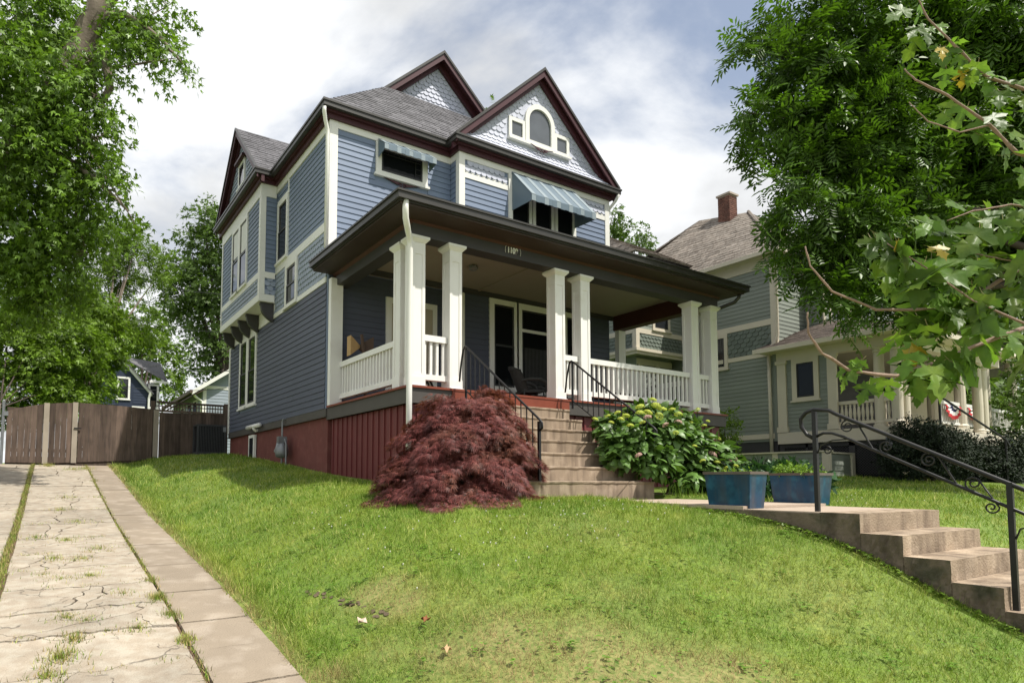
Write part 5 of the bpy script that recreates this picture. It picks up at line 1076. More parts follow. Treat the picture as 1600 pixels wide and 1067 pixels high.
def bunting(x, y, z, r, label):
    t = thing('bunting', label, 'bunting', (x, y, z), 'patriotic bunting on the pale yellow house')
    for r0, r1, mat, nm in ((0, .48, m_bluec, 'blue_fan'), (.48, .74, m_clothw, 'white_band'), (.74, 1, m_red, 'red_band')):
        m = MB(); n = 14
        for i in range(n):
            a0, a1 = math.pi+math.pi*i/n, math.pi+math.pi*(i+1)/n; d0, d1 = .05*(i % 2), .05*((i+1) % 2)
            p = [(x+r*r0*math.cos(a0), y-d0, z+r*r0*.75*math.sin(a0)), (x+r*r1*math.cos(a0), y-d0, z+r*r1*.75*math.sin(a0)), (x+r*r1*math.cos(a1), y-d1, z+r*r1*.75*math.sin(a1)), (x+r*r0*math.cos(a1), y-d1, z+r*r0*.75*math.sin(a1))]
            if r0 == 0: p = p[1:] if False else [p[0], p[1], p[2]]
            m.prism(p, (0, .012, 0))
        make(nm, m, mat, t)
    s = MB()
    for i in range(5): a = math.pi*1.14+i*math.pi*.18; cxx, czz = x+r*.24*math.cos(a), z+r*.18*math.sin(a); s.prism([(cxx+.05*r*(1 if k % 2 else .45)*math.cos(k*math.pi/5+.3), y-.06, czz+.05*r*(1 if k % 2 else .45)*math.sin(k*math.pi/5+.3)) for k in range(10)], (0,.008,0))
    make('star', s, m_clothw, t, kind='stuff')
bunting(29.8, 7.30, 2.52, .62, 'larger red, white and blue fan bunting on the yellow porch railing'); bunting(29.8, 7.15, 4.2, .5, 'red, white and blue fan bunting hung high under the yellow porch eave'); bunting(31.6, 7.30, 2.52, .6, 'bunting fan on the yellow porch railing at the right picture edge')
for o in [K]+[o for o in COL.objects if o.name.startswith('bunting')]: o.location = np.array(o.location)+np.array([-4.6, 1.3, 0])
# dark retaining wall and shrubs at the far right
t = thing('stone_wall', 'low dark stone retaining wall in deep shade below the yellow house', 'stone wall', (25, 6.4, 0)); z = -.2; r = 0
while z < .62:
    x = 22.6-(.2 if r % 2 else 0)
    while x < 29: L_ = rng.uniform(.35, .65); bx('stone', m_stone, t, x, x+L_-.02, 7.9+rng.uniform(0, .05), 8.3, z, z+.19); x += L_
    z += .205; r += 1
t = thing('stoop_rail', 'thin black iron stair rail in front of the yellow house', 'handrail', (21.5, 6.9, 1)); make('handrail_bar', MB().tube([(19.9,7.2,2.25), (20.1,7.15,2.3), (22.6,6.55,1.2), (22.7,6.5,1.0)], .03, 6), m_iron, t); make('post', MB().tube([(22.6,6.55,-.3), (22.6,6.55,1.2)], .03, 6), m_iron, t); make('post', MB().tube([(20.1,7.15,.1), (20.1,7.15,2.3)], .03, 6), m_iron, t)
# ------------------------------------------------------------------ houses behind the fence
B = thing('background_house', 'navy blue gabled house with white windows beyond the wooden gate', 'house', (4.5, 45, .8))
bw_ = make('wall', MB().prism([(2.2,45,.5),(5.45,45,.5),(5.45,45,5.85),(3.55,45,8.1),(2.2,45,7.0)], (0,3,0)), m_navy, B); bx('wall', m_navy, B, 5.451, 6.15, 45.6, 49, .5, 6.4)
bnv = board_mesh(m_navy); siding(bw_, bnv, 'y-', 45, 2.2, 5.43, 3.0, 5.8, [(3.7, 4.5, 4.9, 6.6), (4.45, 5.25, 3.3, 4.9)], .17)
def fwin(x0, x1, z0, z1, y): window(B, 'y-', y, x0, x1, z0, z1, .12, mat=m_trim)
fwin(3.55, 4.32, 5.15, 6.6, 45); fwin(4.45, 5.2, 3.3, 4.75, 45); fwin(5.45, 6.1, 4.75, 6.35, 45.6)
roof_sheet('roof', m_roof, B, (3.7,45.4,8.0), (6.6,45.4,6.55), (6.6,49,8.4), (3.7,49,8.6), 10, .5)
make('rake_board', MB().prism([(3.5,44.8,8.15),(5.6,44.8,5.65),(5.6,44.8,5.45),(3.5,44.8,7.9)], (0,.2,0)), m_trim, B); make('downspout', MB().tube([(5.5,44.75,5.7), (5.42,44.85,5.3), (5.42,44.9,2)], .07, 6), m_trim, B)
roof_sheet('roof', m_roof, B, (5.7,44.7,5.6), (5.7,48,5.6), (3.5,48,8.2), (3.5,44.7,8.2), 6, .5); make('eave_board', MB().box(5.5,6.65,45.3,45.45,6.42,6.56), m_trim, B)
Q = thing('background_house', 'grey-blue low gabled building with white trim behind the lattice fence', 'garage', (7, 32, .8))
qw = make('wall', MB().prism([(6.3,32,.6),(12,32,.6),(12,32,4.9),(9.4,32,6.7),(6.3,32,4.7)], (0,8,0)), m_greyblue, Q); bq = board_mesh(m_greyblue); siding(qw, bq, 'y-', 32, 6.42, 11.9, 1.0, 4.45, [], .16)
bx('corner_board', m_trim, Q, 6.26, 6.42, 31.96, 31.999, .6, 4.75); bx('frieze_board', m_trim, Q, 6.42, 12, 31.965, 31.999, 4.45, 4.6)
qs = bx('wall', m_greyblue, Q, 6.22, 6.299, 32.0, 40, .6, 4.3)
for y in (33.0, 34.5, 36.5): bx('window', m_trim, Q, 6.18, 6.219, y, y+1.0, 2.4, 4.0); bx('pane', m_glass, Q, 6.165, 6.179, y+.1, y+.9, 2.5, 3.9)
roof_sheet('roof', m_roof, Q, (5.7,40.4,4.25), (5.7,31.6,4.25), (9.4,31.6,6.85), (9.4,40.4,6.85), 12, .4)
make('fascia', MB().prism([(5.68,31.55,4.25),(9.4,31.55,6.86),(9.4,31.55,6.66),(5.68,31.55,4.05)], (0,.06,0)), m_trim, Q); bx('gutter', m_brownroof, Q, 5.58, 5.70, 31.5, 40.4, 4.12, 4.27)
make('soffit', MB().prism([(5.7,31.6,4.05),(6.3,31.6,4.38),(6.3,31.6,4.33),(5.7,31.6,4.0)], (0,8.5,0)), m_brownroof, Q)
downspout([(5.72,31.7,4.15), (5.9,31.8,3.98), (6.2,31.9,3.8), (6.22,31.93,.8)], m_trim, .06, parent=Q)
# overhead lines
for i, (a, b) in enumerate(((P(205,430,40), P(420,462,22)), (P(195,492,40), P(420,520,22)), (P(180,575,42), P(420,525,20)), (P(200,560,42), P(420,578,20)), (P(180,600,42), P(420,600,22)))):
    pts = [a+(b-a)*t-np.array([0,0,.35*math.sin(math.pi*t)]) for t in np.linspace(0, 1, 9)]
    lb = ['topmost utility cable crossing the sky left of the house', 'second utility cable down from the top left of the house', 'utility cable rising to the right behind the house corner', 'utility cable passing just above the navy house roof', 'lowest utility cable in front of the navy house'][i]
    make('utility_cable', MB().tube([tuple(p) for p in pts], .013, 5), m_wire, label=lb, cat='cable', group='utility cables behind the house')
# ------------------------------------------------------------------ vegetation
def unit(v): return v/np.maximum(np.linalg.norm(v, axis=-1, keepdims=True), 1e-9)
def place(tmpl, faces, pos, dirv, up, size):
    """copy a leaf template (x along the leaf, y across, z out of its face) to every position"""
    t = np.asarray(tmpl, float); X = unit(dirv); Y = unit(np.cross(up, X)); Z = np.cross(X, Y); n = len(pos)
    V = pos[:, None]+size[:, None, None]*(t[None, :, 0:1]*X[:, None]+t[None, :, 1:2]*Y[:, None]+t[None, :, 2:3]*Z[:, None])
    f = np.asarray(faces, np.int64); return V.reshape(-1, 3), (f[None]+(np.arange(n)*len(t))[:, None, None]).reshape(-1, f.shape[1])
MAPLE3 = ([(0,0,0), (.35,-.16,.03), (1,0,-.10), (.35,.16,.03), (.62,-.52,-.05), (.12,-.22,0), (.62,.52,-.05), (.12,.22,0)], [(0,1,2), (0,2,3), (0,5,4), (0,4,1), (0,3,6), (0,6,7)])
OVAL = ([(0,0,0), (.45,-.26,.06), (1,0,-.05), (.45,.26,.06)], [(0,1,2), (0,2,3)])
def pinnate(k=4):
    v = []; f = []
    for i in range(k):
        x = .15+.75*i/k
        for s in (-1, 1):
            b = len(v); v += [(x,0,0), (x+.10,s*.16,.03), (x+.22,s*.36,-.04), (x+.20,s*.13,.02)]; f += [(b,b+1,b+2), (b,b+2,b+3)]
    b = len(v); v += [(.88,0,0), (1.02,-.08,.02), (1.22,0,-.04), (1.02,.08,.02)]; f += [(b,b+1,b+2), (b,b+2,b+3)]
    return v, f
def lace():
    v = []; f = []
    for a, l in ((-1.15,.6), (-.72,.85), (-.34,1.0), (0,1.12), (.34,1.0), (.72,.85), (1.15,.6)):
        c, s = math.cos(a), math.sin(a); b = len(v); w_ = .026; v += [(-s*w_,c*w_,0), (s*w_,-c*w_,0), (c*l*.6+s*w_*1.3,s*l*.6-c*w_*1.3,.02), (c*l,s*l,-.12), (c*l*.6-s*w_*1.3,s*l*.6+c*w_*1.3,.02)]; f += [(b,b+1,b+2), (b,b+2,b+4), (b+2,b+3,b+4)]
    return v, f
def crown(blobs, dens, per, spread, size, tmpl, droop=.5, seed=1, flat=.6, outw=.6):
    """leaves in sprays: each blob (centre, radii) holds sprays, each spray 'per' leaves about a short drooping twig"""
    r = np.random.default_rng(seed); VV = []; FF = []; nb = 0; ends = []
    for c, rad in blobs:
        c = np.array(c); rad = np.array(rad)*np.ones(3); n = max(3, int(dens*rad[0]*rad[1]*rad[2]**.4*4))
        d = unit(r.normal(size=(n, 3))); rr = r.uniform(.25, 1, n)**.55; q = c+d*rr[:, None]*rad; out = unit(d*np.array([1,1,.6])+r.normal(0, .35, (n, 3))); out[:, 2] -= droop*r.uniform(.2, 1.2, n); out = unit(out); ends.append((c, q))
        m = per; t = r.uniform(0, 1, (n, m, 1)); pos = q[:, None]+out[:, None]*t*spread + r.normal(0, spread*.16, (n, m, 3)); pos[..., 2] -= droop*.4*spread*t[..., 0]**2
        dv = outw*out[:, None]+r.normal(0, .6, (n, m, 3)); dv[..., 2] -= droop*.7
        up = .75*out[:, None]+r.normal(0, .35, (n, 1, 3))+r.normal(0, .28, (n, m, 3)); up[..., 2] += .95; s = size*r.uniform(.6, 1.3, (n, m))
        V, F = place(*tmpl, pos.reshape(-1, 3), dv.reshape(-1, 3), up.reshape(-1, 3), s.ravel()); VV.append(V); FF.append(F+nb); nb += len(V)
    return np.concatenate(VV), np.concatenate(FF), ends
def pb(px, py, r_px, d, squash=1., dd=1.):
    r = r_px/F_*d; return (P(px, py, d), (r*dd, r*dd, r*squash))
def limbs(parent, mat, paths, n=9):
    for nm, pts, r0, r1 in paths:
        pts = [np.array(p, float) for p in pts]; out = []
        for i in range(len(pts)-1):
            for t in np.linspace(0, 1, 5)[:-1]: out.append(pts[i]*(1-t)+pts[i+1]*t+rng.normal(0, r0*.10, 3))
        out.append(pts[-1]); k = len(out); make(nm, MB().tube([tuple(p) for p in out], [(r0+(r1-r0)*i/(k-1))*(rng.uniform(.85, 1.28) if n < 9 else 1) for i in range(k)], n), mat, parent, smooth=True)
def twigs(parent, mat, root, ends, r0, every=1, n=5):
    mb = MB(); root = np.array(root)
    for c, q in ends[::every]:
        mid = (root+c)/2+np.array([0,0,.12*np.linalg.norm(c-root)]); mb.tube([tuple(root), tuple(mid), tuple(c)], [r0, r0*.6, r0*.3], n)
        for p in q[:8]: mb.tube([tuple(c), tuple((c+p)/2+rng.normal(0,.05,3)), tuple(p)], [r0*.3, r0*.2, r0*.08], 4)
    make('branches', mb, mat, parent, smooth=True, kind='stuff')
# silver maple overhanging the drive
T = thing('silver_maple_tree', 'large silver maple with leaning grey limbs overhanging the left driveway', 'tree', (-3.6, 16.6, .2))
bl = [pb(x, y, r, d, .9) for x, y, r, d in ((30,20,70,13),(95,40,55,13.5),(25,110,65,12.5),(85,140,60,12.6),(140,95,34,12.4),(128,165,42,12.3),(150,150,26,12.2),
  (190,15,34,13.4),(222,28,32,13.2),(248,62,26,13),(268,92,18,12.9),(287,106,12,12.8),(238,95,16,12.9),(212,75,18,12.9),(262,10,20,13.4),(205,50,26,13),
  (20,200,75,12.6),(85,225,60,12.5),(146,215,26,12.2),(176,232,14,12.1),(60,290,65,12.8),(130,290,36,12.4),(165,300,24,12.2),(190,318,18,12.1),(205,340,13,12),(30,350,70,13),(100,350,50,12.8),(150,345,28,12.5),(20,430,65,13.4),(85,420,50,13.2),(135,395,26,12.8))]
V, Fc, en = crown(bl, 40, 27, .52, .125, MAPLE3, .70, 3)
makenp('crown', V, Fc, m_leaf_a, T)
A0 = np.array([-3.6,16.6,.0]); limbs(T, m_bark, [('trunk', [A0, (-3.2,16.4,2.2), (-2.1,16.2,4.4)], .55, .42), ('limb', [(-2.1,16.2,4.4), P(-10,310,13.2), P(70,165,13.1), P(140,45,13.2), P(178,-25,13.3), P(215,-140,13.6)], .36, .17), ('limb', [P(70,165,13.1), P(95,120,12.8), P(165,85,12.7), P(172,140,12.6), P(160,158,12.5)], .15, .05), ('limb', [P(150,30,13.2), P(195,20,13.1), P(250,60,13), P(285,100,12.8)], .09, .02), ('limb', [P(20,250,13.2), P(90,240,12.8), P(150,280,12.4), P(200,330,12.1)], .10, .02), ('limb', [(-2.1,16.2,4.4), P(-60,200,14), P(-40,20,14.5)], .3, .15), ('limb', [P(-10,310,13.2), P(40,380,13.2), P(100,410,13)], .10, .03)])
twigs(T, m_bark, P(60,180,13), en, .035, 2)
# bushy trees beyond the gate
def simple_tree(name, label, base, blobs, mat, dens, per, spread, size, tmpl, tr, seed, group=None, bark=None, droop=.4, fork=None):
    T = thing(name, label, 'tree', base, group); V, Fc, en = crown(blobs, dens, per, spread, size, tmpl, droop, seed); makenp('crown', V, Fc, mat, T)
    top = np.mean([b[0] for b in blobs], axis=0); b = np.array(base); k = b+(top-b)*.55
    limbs(T, bark or m_bark3, [('trunk', [b, b+(k-b)*.5+np.array([.1,0,0]), k], tr, tr*.6)]+[('limb', [k-(k-b)*.2*random.random(), (k+c)/2+np.array([0,0,.2]), c], tr*.45, tr*.1) for c, q in en[::2]]); return T
gb = lambda x, y: (x, y, hz(x, y)-.1)
simple_tree('bushy_tree', 'dense bright green bushy tree spilling over the left end of the wooden gate', gb(-2.6,24.5), [pb(x,y,r,d,.85) for x,y,r,d in ((20,470,60,25),(30,540,62,24.5),(70,510,55,25),(30,610,50,24),(80,580,55,24.2),(110,540,48,24.6),(60,625,34,23.6),(0,640,30,23.6),(100,622,28,23.6))], m_leaf_b, 20, 24, .55, .17, MAPLE3, .07, 11)
simple_tree('bushy_tree', 'yellow-green leafy tree beyond the right half of the wooden gate', gb(.6,27), [pb(x,y,r,d,.85) for x,y,r,d in ((140,500,48,27.5),(142,560,40,27),(165,535,30,27.4),(152,600,26,26.6),(120,605,34,26.4),(170,590,10,26.6),(145,625,20,26),(110,470,40,28),(185,515,24,28))], m_leaf_b, 20, 24, .55, .18, MAPLE3, .10, 12)
simple_tree('slender_tree', 'open-branched tree with feathery yellow-green leaves above the gate', gb(.8,30), [pb(x,y,r,d,.6) for x,y,r,d in ((185,360,26,30),(165,395,30,30),(205,395,22,30),(228,412,20,30),(215,375,14,30),(250,420,16,30),(190,430,24,30),(160,440,30,30),(240,440,14,30),(235,465,9,30),(150,470,24,30),(180,520,22,30),(225,520,16,30),(205,500,22,30))], m_leaf_b, 16, 8, .6, .42, pinnate(4), .16, 13, bark=m_bark)
simple_tree('tall_tree', 'tall dark green tree standing behind the rear corner of the blue house', gb(11,42), [pb(x,y,r,d,.9) for x,y,r,d in ((318,345,24,43),(345,345,30,43),(300,395,26,43),(330,390,38,43),(360,380,40,43),(268,420,22,43),(290,440,38,43),(330,440,44,43),(360,440,40,43),(275,475,26,43),(310,490,36,43),(345,495,40,43),(318,530,26,43),(352,545,30,43),(322,565,24,43),(345,590,24,43))], m_leaf_c, 4.2, 26, 1.0, .28, MAPLE3, .35, 14)
simple_tree('far_tree', 'light green tree rising behind the navy blue house', gb(5.5,58), [pb(x,y,r,d,1) for x,y,r,d in ((222,505,34,58),(205,540,34,58),(250,545,28,58),(262,575,24,58),(240,525,26,58),(215,575,30,58),(268,600,22,58),(255,620,26,58))], m_leaf_b, 2.8, 24, 1.1, .35, MAPLE3, .3, 15)
simple_tree('far_tree', 'tree tops showing between the two front gables of the blue house', gb(22,40), [pb(x,y,r,d,1) for x,y,r,d in ((744,166,7,46),(768,168,9,46),(755,185,14,46),(740,215,30,46))], m_leaf_c, 10, 8, .5, .3, MAPLE3, .3, 16)
simple_tree('far_tree', 'rounded green tree behind the brown roof, next to the blue house', gb(36,42), [pb(x,y,r,d,1) for x,y,r,d in ((958,335,14,54),(972,352,16,54),(966,375,18,54),(950,360,22,54))], m_leaf_c, 6, 10, .7, .38, MAPLE3, .3, 17)
simple_tree('far_tree', 'smaller green tree behind the brown roof, left of the chimney', gb(40,42), [pb(x,y,r,d,1) for x,y,r,d in ((1000,362,10,56),(1010,378,12,56),(992,382,12,56),(1004,395,14,56))], m_leaf_c, 7, 10, .7, .38, MAPLE3, .3, 18)
simple_tree('far_tree', 'tall green tree behind the yellow house at the right picture edge', gb(44,17), [((41,15,4),(3.2,3,3)), ((44,16,6),(3.5,3,3.5)), ((47,15,4),(3.5,3,3.5)), ((42,16,8.5),(3,3,3)), ((46,16,9.5),(3,3,3)), ((50,15,6),(3.5,3,4))], m_leaf_c, 3.5, 14, 1.0, .40, MAPLE3, .35, 20)
simple_tree('far_tree', 'broad green tree behind the sage house and right of the ash tree', gb(36,19), [((34,17,3),(2.6,2.5,2.6)), ((37,18,5),(3,2.5,3)), ((39,18,3),(3,2.5,3))], m_leaf_c, 3.5, 14, 1.0, .40, MAPLE3, .3, 22)
# hedgerow and woods left of the gate
simple_tree('bushy_tree', 'dark bushy tree at the far left edge behind the plain fence', gb(-5.5,22.5), [((-5.5,22.5,2.6),(1.8,1.6,1.6)), ((-4.6,23,3.8),(1.6,1.6,1.5)), ((-6.4,22,4.4),(1.8,1.6,1.8))], m_leaf_b, 26, 11, .45, .16, MAPLE3, .07, 19)
# the big ash tree by the green house
T = thing('ash_tree', 'big dark green compound-leaved tree overhanging the green house on the right', 'tree', (16.6, 2.3, -.9))
bl = [pb(x, y, r, d, .70) for x, y, r, d in ((1345,45,75,13),(1270,60,42,12.6),(1225,80,26,12.4),(1195,100,14,12.2),(1180,66,10,12.4),(1215,45,16,12.6),(1275,15,34,13),
  (1280,130,48,12.4),(1225,150,28,12.2),(1190,168,16,12),(1165,176,7,11.9),(1320,185,64,12.6),(1250,205,34,12.2),(1210,228,18,12),(1370,150,80,13),(1290,262,46,12.2),(1240,275,26,12),(1210,290,12,11.8),(1355,265,74,12.8),
  (1265,325,34,12),(1228,338,14,11.8),(1320,350,52,12.2),(1272,385,26,12),(1240,395,10,11.9),(1380,365,74,12.8),(1300,415,26,12),(1335,430,36,12.2),(1385,425,50,12.6),(1288,455,12,11.8),(1315,468,12,11.8),(1360,465,20,12),(1420,440,46,12.6),
  (1440,90,100,13.5),(1520,40,100,13.5),(1600,60,100,13.5),(1460,230,95,13.5),(1550,190,100,13.5),(1630,250,100,13.5),(1470,350,90,13.5),(1560,340,95,13.5),(1500,440,55,13),(1590,430,55,13.5),(1660,120,110,13),(1670,380,90,13))]
V, Fc, en = crown(bl, 22, 13, .48, .40, pinnate(4), .40, 21); makenp('crown', V, Fc, m_leaf_d, T)
b = np.array([16.6,2.3,-1.0]); f1 = np.array([16.4,2.9,3.6])
limbs(T, m_bark3, [('trunk', [b, (16.55,2.5,1.4), f1], .42, .33)]+[('limb', [f1+np.array([0,0,.1*i]), (f1+P(*q))/2+np.array([0,.5,-.2]), P(*q)+np.array([.3,.6,0])], .09, .02) for i, q in enumerate(((1300,200,13),(1250,350,12.4),(1400,100,13.6),(1480,250,13.6),(1330,430,12.6),(1550,350,13.5),(1220,120,12.6),(1550,80,13.5)))])
twigs(T, m_bark3, P(1400,280,13.4), en, .03, 2)
# yew at the green house porch and other dark shrubs
def shrub(name, label, base, blobs, mat, dens, per, spread, size, tmpl, seed, cat='shrub', group=None, droop=.2):
    T = thing(name, label, cat, base, group); V, Fc, en = crown(blobs, dens, per, spread, size, tmpl, droop, seed); makenp('foliage', V, Fc, mat, T); mb = MB()
    for c, q in en: mb.tube([tuple(np.array(base)-np.array([0,0,.05])), tuple((np.array(base)+c)/2), tuple(c)], [.025,.02,.008], 5)
    make('stems', mb, m_bark3, T, kind='stuff'); return T
shrub('yew_shrub', 'large near-black yew shrub in the shade beside the green house porch', gb(18.6,6.8), [((17.8,7.1,.55),(.6,.5,.55)), ((18.3,6.8,.8),(.7,.6,.62)), ((19.2,6.9,.85),(.8,.6,.6)), ((18.2,7.0,1.2),(.48,.45,.38)), ((20.3,7.0,.7),(.8,.6,.65))], m_yew, 420, 16, .16, .06, OVAL, 31)
shrub('yew_shrub', 'dark clipped shrub at the far right edge below the yellow porch', gb(23.8,7.1), [((22.4,7.3,.6),(.8,.7,.7)), ((23.7,7.3,.7),(1.0,.7,.7)), ((25.2,7.1,.7),(1,.8,.8)), ((23.4,6.8,.35),(.9,.5,.5))], m_yew, 160, 16, .22, .09, OVAL, 32)
shrub('bushy_tree', 'grey-green shrub standing right of the yellow porch at the picture edge', gb(28.4,7.4), [((27.6,7.5,2.0),(.9,.8,1.2)), ((28.3,7.3,3.0),(1.1,.9,1.3)), ((29.4,7.3,2.6),(1.2,1,1.5)), ((28.8,7.4,4.2),(.9,.9,.9))], m_leaf_c, 30, 12, .35, .14, OVAL, 33, cat='tree')
shrub('young_shrub', 'small light green shrub by the right end of the porch', gb(13.3,9.0), [((13.3,8.9,1.25),(.28,.28,.5)), ((13.35,8.95,.7),(.25,.25,.5))], m_leaf_b, 500, 9, .16, .075, OVAL, 34)
m = MB()
for i in range(70):
    a = rng.uniform(0, 6.28); r = rng.uniform(.1, .55); x, y = 13.6+.1*math.cos(a), 8.2+.1*math.sin(a); h = rng.uniform(.4, .75); m.tube([(x,y,-.1), (x+r*.4*math.cos(a),y+r*.4*math.sin(a),h*.8-.1), (x+r*math.cos(a),y+r*math.sin(a),h-.15*r-.1)], [.012,.009,.002], 3)
make('ornamental_grass', m, m_hosta, label='clump of dark strappy grass by the wall of the green house', cat='plant')
shrub('hosta_bed', 'low dark green leafy plants growing behind the blue planters', gb(9.9,5.6), [((9.6,5.5,-.0),(.5,.4,.18)), ((10.4,5.7,.02),(.6,.4,.18)), ((9.0,5.4,-.05),(.4,.4,.16))], m_hosta, 160, 10, .16, .17, OVAL, 35, cat='plant')
shrub('planter_plant', 'lime green leafy plant filling the planter behind the iron post', (8.05,4.36,.08), [((8.05,4.25,.13),(.17,.14,.05)), ((8.05,4.5,.15),(.17,.14,.06))], m_lime, 2600, 8, .06, .035, OVAL, 36, cat='plant')
shrub('planter_plant', 'green leafy plant barely showing over the rim of the planter left of the iron post', (6.52,4.25,.08), [((6.52,4.15,.08),(.13,.12,.04)), ((6.52,4.4,.09),(.13,.12,.05))], m_lime, 1800, 8, .05, .035, OVAL, 37, cat='plant')
# purple lace-leaf maple
T = thing('purple_maple_shrub', 'mounded purple lace-leaf maple beside the porch stair', 'shrub', (4.75, 6.95, -.3)); C0 = np.array([4.63,7.08,-.20]); PK = np.array([.40,.0]); r = np.random.default_rng(41)
pads = []
for k in range(56):
    u = (k+.5)/56; tq = math.sqrt(u); a = k*2.39996+r.normal(0, .15); Rm = .88*(1+.10*math.sin(a*3+1)+.07*math.sin(a*7)); z = 1.34*(1-tq**1.9)*(1+r.normal(0, .06))
    pads.append((C0[0]+Rm*tq*.90*math.cos(a)*1.06+PK[0]*(1-tq), C0[1]+Rm*tq*.90*math.sin(a)+PK[1]*(1-tq), C0[2]+.10+z, a, .15+.17*r.random()+.07*tq, tq))
PP = []; DD = []; UU = []; SS = []
for (x, y, z, a, R_, tq) in pads:
    m_ = int(2700*R_**1.5); rr = R_*np.sqrt(r.random(m_)); th = r.uniform(0, 6.283, m_); e1 = np.array([math.cos(a), math.sin(a), 0]); e2 = np.array([-math.sin(a), math.cos(a), 0]); lx, ly = rr*np.cos(th)*1.25+.12, rr*np.sin(th)*.95
    zz_ = -.55*tq*np.maximum(lx, -.1)-1.5*rr**2+r.normal(0, .030, m_); p = np.array([x, y, z])+lx[:, None]*e1+ly[:, None]*e2; p[:, 2] += zz_; p[:, 2] = np.maximum(p[:, 2], hgt(p[:, 0], p[:, 1])+.03)
    d = (np.cos(th)*1.0+.75)[:, None]*e1+(np.sin(th)*.9)[:, None]*e2; d[:, 2] = -.35-2.2*rr-.3*tq; d = unit(d)+r.normal(0, .20, (m_, 3)); u_ = r.normal(0, .28, (m_, 3))+.35*e1; u_[:, 2] += 1; PP.append(p); DD.append(d); UU.append(u_); SS.append(.088*r.uniform(.65, 1.3, m_))
q = np.array([[x, y, z] for x, y, z, *_ in pads])
V, Fc = place(*lace(), np.concatenate(PP), np.concatenate(DD), np.concatenate(UU), np.concatenate(SS)); makenp('foliage', V, Fc, m_jmap, T)
mb = MB()
for e in q: md = C0+(e-C0)*np.array([.5,.5,.75]); mb.tube([tuple(C0-np.array([0,0,.1])), tuple(C0+(md-C0)*.5+np.array([0,0,.1])), tuple(md), tuple(e)], [.028,.018,.011,.004], 5)
make('branches', mb, m_bark3, T, kind='stuff')
# hydrangea: heart-shaped leaves and domed flower heads
T = thing('hydrangea_shrub', 'leafy hydrangea with yellow-green and faded pink flower heads right of the porch stair', 'shrub', (9.1, 6.9, -.25))
hv = [(0,0,0), (-.10,-.22,.0), (.08,-.40,-.04), (.40,-.38,-.05), (.75,-.20,-.09), (1.05,0,-.2), (.75,.20,-.09), (.40,.38,-.05), (.08,.40,-.04), (-.10,.22,.0), (.30,0,.07), (.65,0,.02)]
hf = [(0,1,10), (1,2,10), (2,3,10), (3,4,11), (3,11,10), (4,5,11), (5,6,11), (6,7,11), (7,10,11), (7,8,10), (8,9,10), (9,0,10)]
lm = bpy.data.meshes.new('leaf'); lm.from_pydata(hv, [], hf); lm.materials.append(m_hyd); lm.polygons.foreach_set('use_smooth', [True]*len(lm.polygons))
r = np.random.default_rng(51); blobs = [pb(*q) for q in ((985,692,44,9.9,.9),(1032,688,44,10.1,.85),(1078,700,38,10.3,.85),(958,668,26,10.3,.9),(1005,655,30,10.4,.8),(1052,662,32,10.6,.8),(1112,716,36,10.5,.8),(1020,720,34,9.7,.7),(1150,737,26,10.6,.7),(972,712,28,9.7,.8),(1088,730,30,10.2,.6),(1180,748,16,10.6,.6),(1105,748,26,10.3,.6),(1145,750,24,10.4,.6),(1070,748,24,10.0,.6))]
stems = MB(); cnt = 0; allp = []
for c, rd in blobs:
    for _ in range(int(190*rd[0])):
        d = unit(r.normal(size=3)); d[1] -= .30; d[0] -= .25; d[2] = d[2]*.9+.15; d = unit(d); p = np.array(c)+d*np.array(rd)*r.uniform(.80, 1.04); allp.append((p, d))
r.shuffle(allp)
allp.sort(key=lambda a: a[0][1]+a[0][0]*.3); bulkp = []; bulkd = []
for i, (p, d) in enumerate(allp):
    dirv = np.array([d[0], d[1], -.35+.3*d[2]])+r.normal(0, .35, 3); upv = np.array([d[0]*.7, d[1]*.7, .8])+r.normal(0, .25, 3); s = .155*r.uniform(.6, 1.35)
    if cnt < 290 and i < 330:
        X = unit(dirv); Yv = unit(np.cross(upv, X)); Z = np.cross(X, Yv); o = inst('leaf', lm, T, p); o.matrix_local = Matrix.Translation(Vector(np.array(p)-BASE[T.name])) @ Matrix(((X[0],Yv[0],Z[0]),(X[1],Yv[1],Z[1]),(X[2],Yv[2],Z[2]))).to_4x4() @ Matrix.Scale(s, 4); cnt += 1
    else: bulkp.append(p); bulkd.append((dirv, upv, s))
V, Fc = place(hv, hf, np.array(bulkp), np.array([b[0] for b in bulkd]), np.array([b[1] for b in bulkd]), np.array([b[2] for b in bulkd]))
V2, F2, _ = crown([(c, np.array(rd)*.85) for c, rd in blobs], 170, 7, .14, .13, (hv, hf), .2, 52); makenp('leaf_mass', np.concatenate([V, V2]), np.concatenate([Fc, F2+len(V)]), m_hyd, T, kind='stuff')
def head_mesh(mat, nm):
    v = []; f = []
    for i in range(75):
        a = i*2.4; z = 1-(i+.5)/75*1.15; rad = math.sqrt(max(0, 1-z*z)) if z < 1 else 0; n_ = np.array([rad*math.cos(a), rad*math.sin(a), z]); u_ = unit(np.cross(n_, [.3,.2,1])); w_ = np.cross(n_, u_); c = n_*np.array([1,1,.62])*r.uniform(.92, 1.08); b = len(v)
        for k in range(4): an = k*math.pi/2+i; v.append(tuple(c+(u_*math.cos(an)+w_*math.sin(an))*.17+n_*r.uniform(-.03, .05)))
        f.append((b, b+1, b+2, b+3))
    me = bpy.data.meshes.new(nm); me.from_pydata(v, [], f); me.materials.append(mat); return me
hm1, hm2 = head_mesh(m_hydf, 'flower_head'), head_mesh(m_hydp, 'flower_head')
